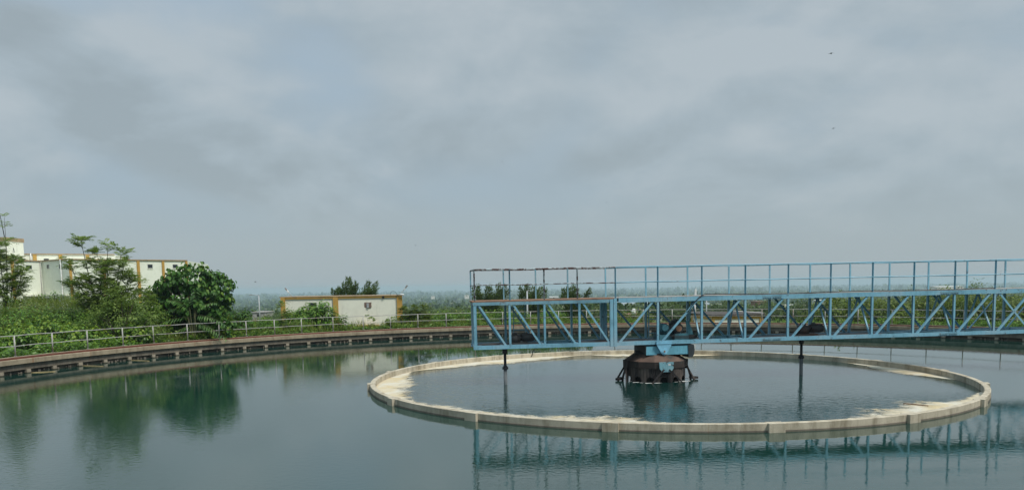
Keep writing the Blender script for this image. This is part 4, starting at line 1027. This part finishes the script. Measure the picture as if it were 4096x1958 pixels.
# plumed trees
def plumed(name, label, x, y, z, plumes, mat='l_dark', L=.34, W=.08, group=None, dens=1.0):
    t = sub_tree(name, label, 'tree', x, y, z, group); mb = MB(); out = []
    mb.tube([(0, 0, -.5), (.05, 0, 1.4)], [.12, .09], 7, False)
    for (x0, z0, x1, z1, w_) in plumes:
        b = Vector((x0, random.uniform(-.4, .4), z0)); e = Vector((x1, random.uniform(-.7, .7), z1)); n_ = int(150 * dens * w_)
        mb.tube([(0.05, 0, 1.2), tuple(b), tuple(b.lerp(e, .6)), tuple(e)], [.05, .03, .018, .006], 5, False)
        u = rng.uniform(0, 1, n_); p = np.array(b) + (np.array(e) - np.array(b)) * u[:, None]
        d = norm(np.array(e) - np.array(b)); rd = rdir(n_)
        p = p + rd * (w_ * .34 * (1 - .65 * u) * rng.uniform(.2, 1, n_))[:, None]
        ax = d * .9 + rd * .75 + np.array([.35, 0, 0])
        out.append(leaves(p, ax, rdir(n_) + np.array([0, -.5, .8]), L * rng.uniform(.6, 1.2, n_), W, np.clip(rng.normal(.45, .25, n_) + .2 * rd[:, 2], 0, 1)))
    mb.build('trunk', M['bark'], t, False); v, q, ti = merge(out); np_mesh('crown', v, q, M[mat], t, ti); return t
x, y = at(1420, 66); z = gz(x, y); zt = lambda py: zat(1420, py, 66) - z; xx = lambda px: (px - 1420) / F * 66
plumed('plumed_tree', 'dark tree with upswept plumes rising behind the pump house roof', x, y, z,
       [(xx(1385), zt(1190), xx(1390), zt(1112), 1.3), (xx(1380), zt(1185), xx(1378), zt(1135), 1.2), (xx(1400), zt(1185), xx(1402), zt(1120), 1.1), (xx(1420), zt(1190), xx(1428), zt(1135), 1.3), (xx(1440), zt(1185), xx(1470), zt(1132), 1.3), (xx(1450), zt(1190), xx(1503), zt(1133), 1.2), (xx(1455), zt(1188), xx(1508), zt(1152), 1.2), (xx(1440), zt(1195), xx(1480), zt(1160), 1.4), (xx(1350), zt(1190), xx(1352), zt(1155), 1.3), (xx(1370), zt(1190), xx(1366), zt(1158), 1.2), (xx(1340), zt(1190), xx(1334), zt(1160), .9), (xx(1410), zt(1192), xx(1412), zt(1150), 1.5), (xx(1460), zt(1195), xx(1500), zt(1168), 1.2)], L=.30, W=.07)
def plume_tree_behind(label, pxc, D, pxs, ybase):
    x, y = at(pxc, D); z = gz(x, y); f = D / F
    pl = []
    for (a, ya, b, yb, w_) in pxs:
        pl.append(((a - pxc) * f, zat(pxc, ya, D) - z, (b - pxc) * f, zat(pxc, yb, D) - z, w_))
    for k in range(22):
        a = random.uniform(min(p[0] for p in pxs), max(p[0] for p in pxs)); ya = random.uniform(1220, ybase)
        pl.append(((a - pxc) * f * .9, zat(pxc, ya, D) - z, (a + random.uniform(-20, 30) - pxc) * f, zat(pxc, ya - 45, D) - z, 2.0))
    return plumed('plumed_tree', label, x, y, z, pl, 'l_dark', .30, .085, 'wind blown trees behind the left bridge bays', .75)
plume_tree_behind('wide wind blown tree behind the leftmost bridge bays', 1965, 76, [(1905, 1200, 1892, 1155, 1.2), (1915, 1190, 1912, 1142, 1.3), (1940, 1200, 1950, 1150, 1.4), (1955, 1195, 1962, 1145, 1.1), (1975, 1200, 1995, 1140, 1.5), (2000, 1195, 2020, 1140, 1.4), (2010, 1200, 2035, 1160, 1.3), (1925, 1210, 1915, 1170, 1.6), (1985, 1205, 2000, 1165, 1.8)], 1290)
plume_tree_behind('bushy wind blown tree behind the second lamp pole and bridge bay', 2125, 74, [(2085, 1200, 2080, 1150, 1.4), (2105, 1190, 2108, 1142, 1.5), (2125, 1195, 2138, 1150, 1.6), (2150, 1200, 2165, 1152, 1.4), (2165, 1200, 2180, 1160, 1.2), (2095, 1210, 2090, 1165, 1.8), (2135, 1210, 2145, 1165, 1.8)], 1295)
plume_tree_behind('narrow wind blown tree behind the fourth bridge bay', 2275, 76, [(2255, 1200, 2250, 1158, 1.0), (2265, 1195, 2270, 1150, 1.3), (2280, 1190, 2296, 1143, 1.4), (2290, 1200, 2305, 1155, 1.3), (2325, 1200, 2358, 1155, .9), (2330, 1205, 2360, 1170, .9), (2270, 1215, 2275, 1170, 1.7), (2295, 1215, 2310, 1180, 1.5)], 1290)

# scrub trees on the slope: three kinds, copied
def scrub_proto(kind):
    t = thing('scrub_tree', None, None); t['label'] = ''; n_ = 95
    rx, h, mat, L = ((1.9, 3.2, 'l_scrub', .30), (2.3, 4.4, 'l_dark', .34), (1.6, 1.9, 'l_castor', .26))[kind]
    dd = rdir(n_, -.3, 1); lump = 1 + .25 * np.sin(dd[:, 0] * 5 + kind) * np.cos(dd[:, 1] * 5) + rng.uniform(-.2, .12, n_)
    c = dd * np.array([rx, rx, h * .55]) * lump[:, None] + np.array([0, 0, h * .5])
    v, q, ti = rosettes(c, dd + np.array([0, 0, .4]), 30, L, L * .5, .6, .4, 'rhomb', (.1, .85), .42)
    mb = MB(); mb.tube([(0, 0, -.4), (0, 0, h * .45)], [.11, .07], 6, False); wood(mb, (0, 0, h * .3), [tuple(p) for p in c[::5]], .04)
    mb.build('trunk', M['bark'], t, False); np_mesh('crown', v, q, M[mat], t, ti); return t
protos = [scrub_proto(k) for k in range(3)]
LAB = ['yellow green bushy scrub tree on the slope beyond the tank railing', 'taller dark green scrub tree on the slope beyond the tank railing', 'low bright green bush growing just beyond the far tank rim']
GRP = ['yellow green scrub beyond the railing', 'dark green trees beyond the railing', 'low bright bushes by the far rim']
used = [0, 0, 0]
def scrub(k, px, D, s, dz=0.0):
    o = protos[k] if not used[k] else copy_tree(protos[k]); used[k] += 1
    x, y = at(px, D); o.location = (x, y, gz(x, y) + dz); o.rotation_euler = (0, 0, random.uniform(0, 6.28)); sx = s * random.uniform(.9, 1.15); o.scale = (sx, sx, s * random.uniform(.85, 1.15))
    o['label'] = LAB[k]; o['category'] = 'bush' if k == 2 else 'tree'; o['group'] = GRP[k]
for px, D, s in ((3350, 68, .95), (3420, 72, 1.0), (3480, 74, 1.15), (3560, 70, 1.0), (3640, 76, 1.1), (3720, 72, 1.0), (3800, 74, 1.1), (3890, 70, 1.0), (3975, 72, 1.1), (4060, 68, 1.0), (4130, 70, 1.1), (3260, 78, .8), (2560, 84, .7), (2480, 86, .7), (1730, 66, .75), (1790, 72, .8)): scrub(0, px, D, s)
for px, D, s in ((3520, 120, 1.0), (3640, 128, 1.1), (3760, 124, 1.1), (3900, 122, 1.25), (4000, 118, 1.25), (4080, 116, 1.15), (2700, 128, .75), (2760, 134, .9), (2900, 118, .8), (2960, 130, .9), (3060, 122, .8), (3120, 132, .85), (3220, 126, .85), (2430, 135, .8), (1690, 125, .8), (1780, 132, .8), (1850, 120, .8), (1075, 118, .55), (1110, 135, .7), (3330, 128, .9)): scrub(1, px, D, s)
for px, s in ((1620, .7), (1700, .55), (1770, .6), (1840, .6), (1910, .65), (2000, .7), (2090, .6), (2200, .7), (2400, .6), (2520, .55), (2620, .5), (2700, .5), (3120, .6), (3180, .5), (3240, .6), (3300, .55), (3390, .6), (3470, .6), (3550, .65), (3640, .65), (3730, .65), (3820, .7), (3910, .7), (4000, .7), (4090, .7), (1060, .5), (1110, .45), (1190, .5)):
    x, y = rim(px, 29.2 + random.uniform(0, .7) + (2.2 if px > 2380 else 0)); scrub(2, px, y, s * (.8 if px > 2380 else 1), -.12)

# bank cover: creepers and grass
def scatter(n, phi0, phi1, r0, r1, pw=1.0):
    a = np.radians(rng.uniform(phi0, phi1, n)); r = r0 + (r1 - r0) * rng.uniform(0, 1, n) ** pw
    return CX + r * np.cos(a), CY + r * np.sin(a)
KP = [math.atan2(rim(px, 28)[1] - CY, rim(px, 28)[0] - CX) for px in (2755, 3062)]
def cover(name, label, xs, ys, hmax, L, W, mat, kind, tint, upright=0.0, freq=.9, thr=None):
    nz = np.array([mnoise.noise((a * freq, b * freq, 2.0)) for a, b in zip(xs, ys)])
    if thr is not None:
        k = nz > thr; xs, ys, nz = xs[k], ys[k], nz[k]
    ph_ = np.arctan2(ys - CY, xs - CX)
    k = (ph_ > KP[0]) | (ph_ < KP[1]); k |= rng.uniform(0, 1, len(xs)) < .04
    xs, ys, nz = xs[k], ys[k], nz[k]
    n = len(xs); hh = hmax * np.clip(.55 + .8 * nz, .1, 1.2)
    u = rng.uniform(0, 1, n) ** .6
    z = ground_z(xs, ys) + hh * u
    ax = rdir(n, -.5, .4) * (1 - upright) + np.array([0, 0, 1.0]) * upright + rng.normal(0, .15, (n, 3))
    nr = np.array([0, -.35, 1.0]) + rng.normal(0, .45, (n, 3))
    if upright: nr = rdir(n, -.3, .3)
    s = rng.uniform(.6, 1.25, n)
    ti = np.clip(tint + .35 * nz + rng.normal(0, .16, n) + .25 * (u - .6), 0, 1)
    v, q, t_ = leaves(np.stack([xs, ys, z], -1), ax, nr, L * s, W * s, ti, .12, kind)
    o = np_mesh(name, v, q, M[mat], None, t_); tag(o, label, 'plants', kind='stuff'); return o
xs, ys = scatter(30000, 138, 188, 27.3, 36.5, 1.15)
cover('creeper_vines', 'bright green creepers covering the left bank behind the railing', xs, ys, .75, .15, .13, 'l_vine', 'heart', .45)
xs, ys = scatter(9000, 150, 188, 30, 37, 1.0)
cover('yellow_vines', 'yellowish fine leaved creeper patches on the left bank', xs, ys, 1.0, .10, .05, 'l_castor', 'rhomb', .7, 0, .5, .1)
nG = 34000
gx_ = rng.uniform(-48, -13, nG); gy_ = rng.uniform(37, 66, nG)
k = (np.hypot(gx_ - CX, gy_ - CY) > 33) & (gx_ / gy_ < -.33)
cover('tall_grass', 'tall olive grass along the top of the left bank', gx_[k], gy_[k], .6, .50, .03, 'l_grass', 'rhomb', .5, .75)
PH = math.degrees(math.atan2(rim(2380, 28)[1] - CY, rim(2380, 28)[0] - CX))
xs, ys = scatter(14000, PH, 139, 27.3, 31, 1.3)
cover('rim_weeds', 'low green weeds along the outside of the tank rim', xs, ys, .75, .15, .10, 'l_vine', 'heart', .55, 0, .7)
xs, ys = scatter(12000, PH, 150, 27.3, 34, 1.2)
cover('rim_grass', 'grass growing along the outside of the tank rim', xs, ys, .7, .45, .03, 'l_grass', 'rhomb', .6, .8)

xs, ys = scatter(16000, 18, PH, 27.3, 32, 1.2)
cover('rim_weeds', 'short weeds along the far right outside of the tank rim', xs, ys, .22, .13, .09, 'l_scrub', 'heart', .55, 0, .7)
xs, ys = scatter(16000, 18, PH, 31, 48, 1.0)
cover('slope_grass', 'yellowish grass on the slope beyond the far right rim', xs, ys, .45, .42, .04, 'l_grass', 'rhomb', .6, .75)
# woods on the slope and plain
def woods(name, label, bands):
    parts = []
    for (d0, d1, ntree, nq, s, hgt) in bands:
        D = np.sqrt(rng.uniform(d0 ** 2, d1 ** 2, ntree)); tx = rng.uniform(-.78, .78, ntree)
        X = D * tx; Y = D
        dens = np.array([mnoise.noise((a * .006, b * .006, 5.0)) + .5 * mnoise.noise((a * .02, b * .02, 9.0)) for a, b in zip(X, Y)])
        k = (dens > -.22) & ~((np.abs(X - 2600 / F * 0) < 0))
        # keep the pond clear
        k &= ~((np.abs(Y - 1250) < 420) & (X / Y > .11) & (X / Y < .235))
        k &= ~((D < 130) & (tx < -.22))
        X, Y = X[k], Y[k]; n = len(X); Z = ground_z(X, Y)
        hs = hgt * rng.uniform(.55, 1.25, n) * (1 + .5 * np.clip(dens[k], 0, 1)); ws = hs * rng.uniform(.45, .8, n)
        tb = rng.uniform(.15, .75, n)
        d = rdir(n * nq, -.35, 1).reshape(n, nq, 3)
        p = d * np.stack([ws, ws, hs * .5], -1)[:, None, :] * rng.uniform(.6, 1.08, (n, nq, 1)) + np.stack([X, Y, Z + hs * .5], -1)[:, None, :]
        ax = d * .4 + rdir(n * nq).reshape(n, nq, 3); nr = d + rng.normal(0, .4, (n, nq, 3))
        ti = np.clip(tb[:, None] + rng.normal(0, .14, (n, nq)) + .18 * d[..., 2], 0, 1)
        Ls = (s * hs / hgt)[:, None] * rng.uniform(.7, 1.3, (n, nq))
        parts.append(leaves(p.reshape(-1, 3), ax.reshape(-1, 3), nr.reshape(-1, 3), Ls.ravel(), Ls.ravel() * .75, ti.ravel()))
    v, q, t_ = merge(parts); o = np_mesh(name, v, q, M['l_woods'], None, t_); tag(o, label, 'woods', kind='stuff')
woods('slope_woods', 'scrubby woods on the slope between the tank and the plain', [(125, 260, 420, 130, .9, 3.6), (260, 600, 1300, 60, 1.5, 4.2)])
woods('distant_woods', 'hazy wooded plain stretching to the horizon', [(600, 1500, 2600, 26, 3.4, 5.5), (1500, 3500, 4200, 12, 8, 9), (3500, 8200, 5200, 8, 16, 11)])
# pond on the plain
pts = []
for i in range(40):
    a = 2 * math.pi * i / 40; pts.append((215 + 92 * math.cos(a) * (1 + .08 * math.sin(3 * a)), 1260 + 300 * math.sin(a) * (1 + .06 * math.cos(2 * a))))
zp = max(gz(*p) for p in pts) + .3
o = MB().add([(a, b, zp) for a, b in pts], [tuple(range(40))]).build('pond', M['pond']); tag(o, kind='structure')

# ------------------------------------------------------------------ haze
HB = MB().box(-8700, 8700, -8700, 8800, -75, 16)
hz = HB.build('haze', M['void'], None, True); tag(hz, 'pale blue haze over the plain', kind='stuff')
hm = bpy.data.materials.new('haze_air'); hm.use_nodes = True; ht = hm.node_tree; ht.nodes.clear()
ho = ht.nodes.new('ShaderNodeOutputMaterial'); hv = ht.nodes.new('ShaderNodeVolumePrincipled')
hv.inputs['Color'].default_value = (.56, .70, .79, 1); hv.inputs['Density'].default_value = .00023; hv.inputs['Anisotropy'].default_value = .1
ht.links.new(hv.outputs[0], ho.inputs['Volume']); hz.data.materials.clear(); hz.data.materials.append(hm)

# ------------------------------------------------------------------ sky and sun
SUN_EL, SUN_AZ = R(56), R(128)               # azimuth measured clockwise from +Y (view direction)
wd = bpy.data.worlds.new('World'); sc.world = wd; wd.use_nodes = True
nt = wd.node_tree; nt.nodes.clear()
def wn(t, **k):
    x = nt.nodes.new(t)
    for a, b in k.items(): setattr(x, a, b)
    return x
def lk(a, b): nt.links.new(a, b)
def wmath(op, a, b=0.0, c=0.0):
    x = wn('ShaderNodeMath', operation=op)
    for i, v in enumerate((a, b, c)):
        if isinstance(v, (int, float)): x.inputs[i].default_value = v
        else: lk(v, x.inputs[i])
    return x.outputs[0]
def wmix(f, a, b, blend='MIX'):
    x = wn('ShaderNodeMix', data_type='RGBA', blend_type=blend)
    for i, v in ((0, f), (6, a), (7, b)):
        if isinstance(v, (int, float)): x.inputs[i].default_value = v
        elif isinstance(v, tuple): x.inputs[i].default_value = (*v, 1)
        else: lk(v, x.inputs[i])
    return x.outputs[2]
def wramp(f, stops, interp='LINEAR'):
    r = wn('ShaderNodeValToRGB'); lk(f, r.inputs[0]); e = r.color_ramp.elements; r.color_ramp.interpolation = interp
    while len(e) < len(stops): e.new(.5)
    for el, (p, c) in zip(e, stops): el.position = p; el.color = (c, c, c, 1) if isinstance(c, (int, float)) else (*c, 1)
    return r.outputs[0]
tc = wn('ShaderNodeTexCoord').outputs['Generated']
sep = wn('ShaderNodeSeparateXYZ'); lk(tc, sep.inputs[0]); DZ = wmath('MAXIMUM', sep.outputs[2], 0.0)
# cloud plane coordinates
den = wmath('ADD', DZ, .16)
cmb = wn('ShaderNodeCombineXYZ'); lk(wmath('DIVIDE', sep.outputs[0], den), cmb.inputs[0]); lk(wmath('DIVIDE', sep.outputs[1], den), cmb.inputs[1])
def wnoise(v, scale, detail, rough, dist=0, off=(0, 0, 0)):
    mp = wn('ShaderNodeMapping'); lk(v, mp.inputs[0]); mp.inputs['Location'].default_value = off
    x = wn('ShaderNodeTexNoise'); lk(mp.outputs[0], x.inputs['Vector'])
    for k_, v_ in (('Scale', scale), ('Detail', detail), ('Roughness', rough), ('Distortion', dist)): x.inputs[k_].default_value = v_
    return x.outputs['Fac']
cm2 = wn('ShaderNodeCombineXYZ'); lk(sep.outputs[0], cm2.inputs[0]); lk(sep.outputs[1], cm2.inputs[1]); lk(wmath('MULTIPLY', sep.outputs[2], 1.9), cm2.inputs[2])
N1 = wnoise(cm2.outputs[0], 2.3, 8, .52, .3, (3.1, .7, 0))
N2 = wnoise(cm2.outputs[0], 4.2, 9, .56, .25, (1.1, 5.7, 0))
# broad soft cloud masses, each a bearing in the sky
def blob(px, py, rad_x, rad_y, tilt=0.0):
    d = ray(px, py); az = math.atan2(d[0], d[1]); el = math.atan2(d[2], math.hypot(d[0], d[1]))
    AZ = wmath('ARCTAN2', sep.outputs[0], sep.outputs[1]); EL = wmath('ARCSINE', sep.outputs[2])
    da = wmath('SUBTRACT', AZ, az); de = wmath('SUBTRACT', EL, el)
    c_, s_ = math.cos(tilt), math.sin(tilt)
    u = wmath('DIVIDE', wmath('ADD', wmath('MULTIPLY', da, c_), wmath('MULTIPLY', de, s_)), rad_x / F)
    v = wmath('DIVIDE', wmath('SUBTRACT', wmath('MULTIPLY', de, c_), wmath('MULTIPLY', da, s_)), rad_y / F)
    r2 = wmath('ADD', wmath('MULTIPLY', u, u), wmath('MULTIPLY', v, v))
    r2 = wmath('ADD', r2, wmath('MULTIPLY', wmath('SUBTRACT', N2, .5), 2.6))
    x = wn('ShaderNodeMapRange', interpolation_type='SMOOTHERSTEP'); lk(r2, x.inputs[0]); x.inputs[1].default_value = 1.9; x.inputs[2].default_value = -.5
    return x.outputs[0]
def addmask(lst):
    o = None
    for (b, w_) in lst:
        m_ = wmath('MULTIPLY', b, w_); o = m_ if o is None else wmath('ADD', o, m_)
    return o
light = addmask([(blob(1850, 250, 420, 300, R(-30)), .30), (blob(2900, 260, 620, 260, R(20)), .34), (blob(620, 230, 420, 230), .26), (blob(1150, 720, 420, 170, R(-30)), .18), (blob(3450, 640, 420, 130, R(20)), .14), (blob(3950, 250, 420, 400), .18), (blob(60, 520, 220, 220), .12)])
dark = addmask([(blob(620, 480, 700, 180, R(-28)), .34), (blob(1150, 620, 300, 80, R(-15)), .22), (blob(2720, 520, 620, 110, R(18)), .32), (blob(1750, 560, 420, 160), .18), (blob(320, 280, 300, 150, R(-30)), .26), (blob(3700, 760, 420, 110, R(15)), .10), (blob(1700, 900, 500, 90), .10)])
up_ = wn('ShaderNodeVectorMath', operation='ADD'); lk(cm2.outputs[0], up_.inputs[0]); up_.inputs[1].default_value = (-.006, 0, .05)
N2u = wnoise(up_.outputs[0], 4.2, 9, .56, .25, (1.1, 5.7, 0)); N1u = wnoise(up_.outputs[0], 2.3, 8, .52, .3, (3.1, .7, 0))
puff = wmath('ADD', wmath('MULTIPLY', wmath('SUBTRACT', N2, N2u), 1.5), wmath('MULTIPLY', wmath('SUBTRACT', N1, N1u), 1.3))
dens = wmath('ADD', wmath('ADD', wmath('MULTIPLY', N1, .55), wmath('MULTIPLY', N2, .45)), wmath('MULTIPLY', wmath('ADD', light, dark), .42))
cover = wmath('MULTIPLY', wramp(dens, [(.40, 0.0), (.60, 1.0)], 'EASE'), .92)
shade = wmath('ADD', wmath('ADD', .50, wmath('MULTIPLY', wmath('SUBTRACT', light, dark), 1.5)), wmath('MULTIPLY', puff, 1.7))
cloud = wramp(shade, [(0.0, (.285, .338, .365)), (.5, (.332, .394, .430)), (1.0, (.395, .448, .478))])
gap = wramp(DZ, [(0.0, (.30, .365, .395)), (.15, (.305, .385, .445)), (.35, (.325, .415, .50)), (1.0, (.33, .43, .52))])
skyc = wmix(cover, gap, cloud)
low = wramp(DZ, [(.0, 1.0), (.03, .9), (.13, .0)], 'EASE')
skyc = wmix(low, skyc, (.315, .372, .400))
mod = wramp(DZ, [(0.0, 1.0), (.36, 1.0), (.70, 1.75), (1.0, 2.0)])
mx = wn('ShaderNodeVectorMath', operation='MULTIPLY'); lk(skyc, mx.inputs[0]); lk(mod, mx.inputs[1])
bg = wn('ShaderNodeBackground'); lk(mx.outputs[0], bg.inputs[0]); bg.inputs[1].default_value = 1.0
st_ = wn('ShaderNodeTexSky', sky_type='NISHITA', sun_disc=False, sun_elevation=SUN_EL, sun_rotation=SUN_AZ)
bg2 = wn('ShaderNodeBackground'); lk(st_.outputs[0], bg2.inputs[0]); bg2.inputs[1].default_value = .05
msx = wn('ShaderNodeMixShader'); msx.inputs[0].default_value = .88; lk(bg2.outputs[0], msx.inputs[1]); lk(bg.outputs[0], msx.inputs[2])
wo = wn('ShaderNodeOutputWorld'); lk(msx.outputs[0], wo.inputs[0])
sl = bpy.data.lights.new('sun', 'SUN'); sl.energy = 2.7; sl.angle = R(12); sl.color = (1.0, .95, .87)
so = bpy.data.objects.new('sun', sl); col.objects.link(so)
dv = Vector((math.sin(SUN_AZ) * math.cos(SUN_EL), math.cos(SUN_AZ) * math.cos(SUN_EL), math.sin(SUN_EL)))
so.rotation_euler = dv.to_track_quat('Z', 'Y').to_euler()

vs = sc.view_settings; vs.view_transform = 'Standard'; vs.look = 'None'; vs.exposure = 0.32; vs.gamma = 1.0; vs.use_curve_mapping = False
cy = sc.cycles
cy.max_bounces = 8; cy.diffuse_bounces = 3; cy.glossy_bounces = 3; cy.transmission_bounces = 4; cy.volume_bounces = 1; cy.transparent_max_bounces = 8
cy.caustics_reflective = False; cy.caustics_refractive = False
cy.use_denoising = True
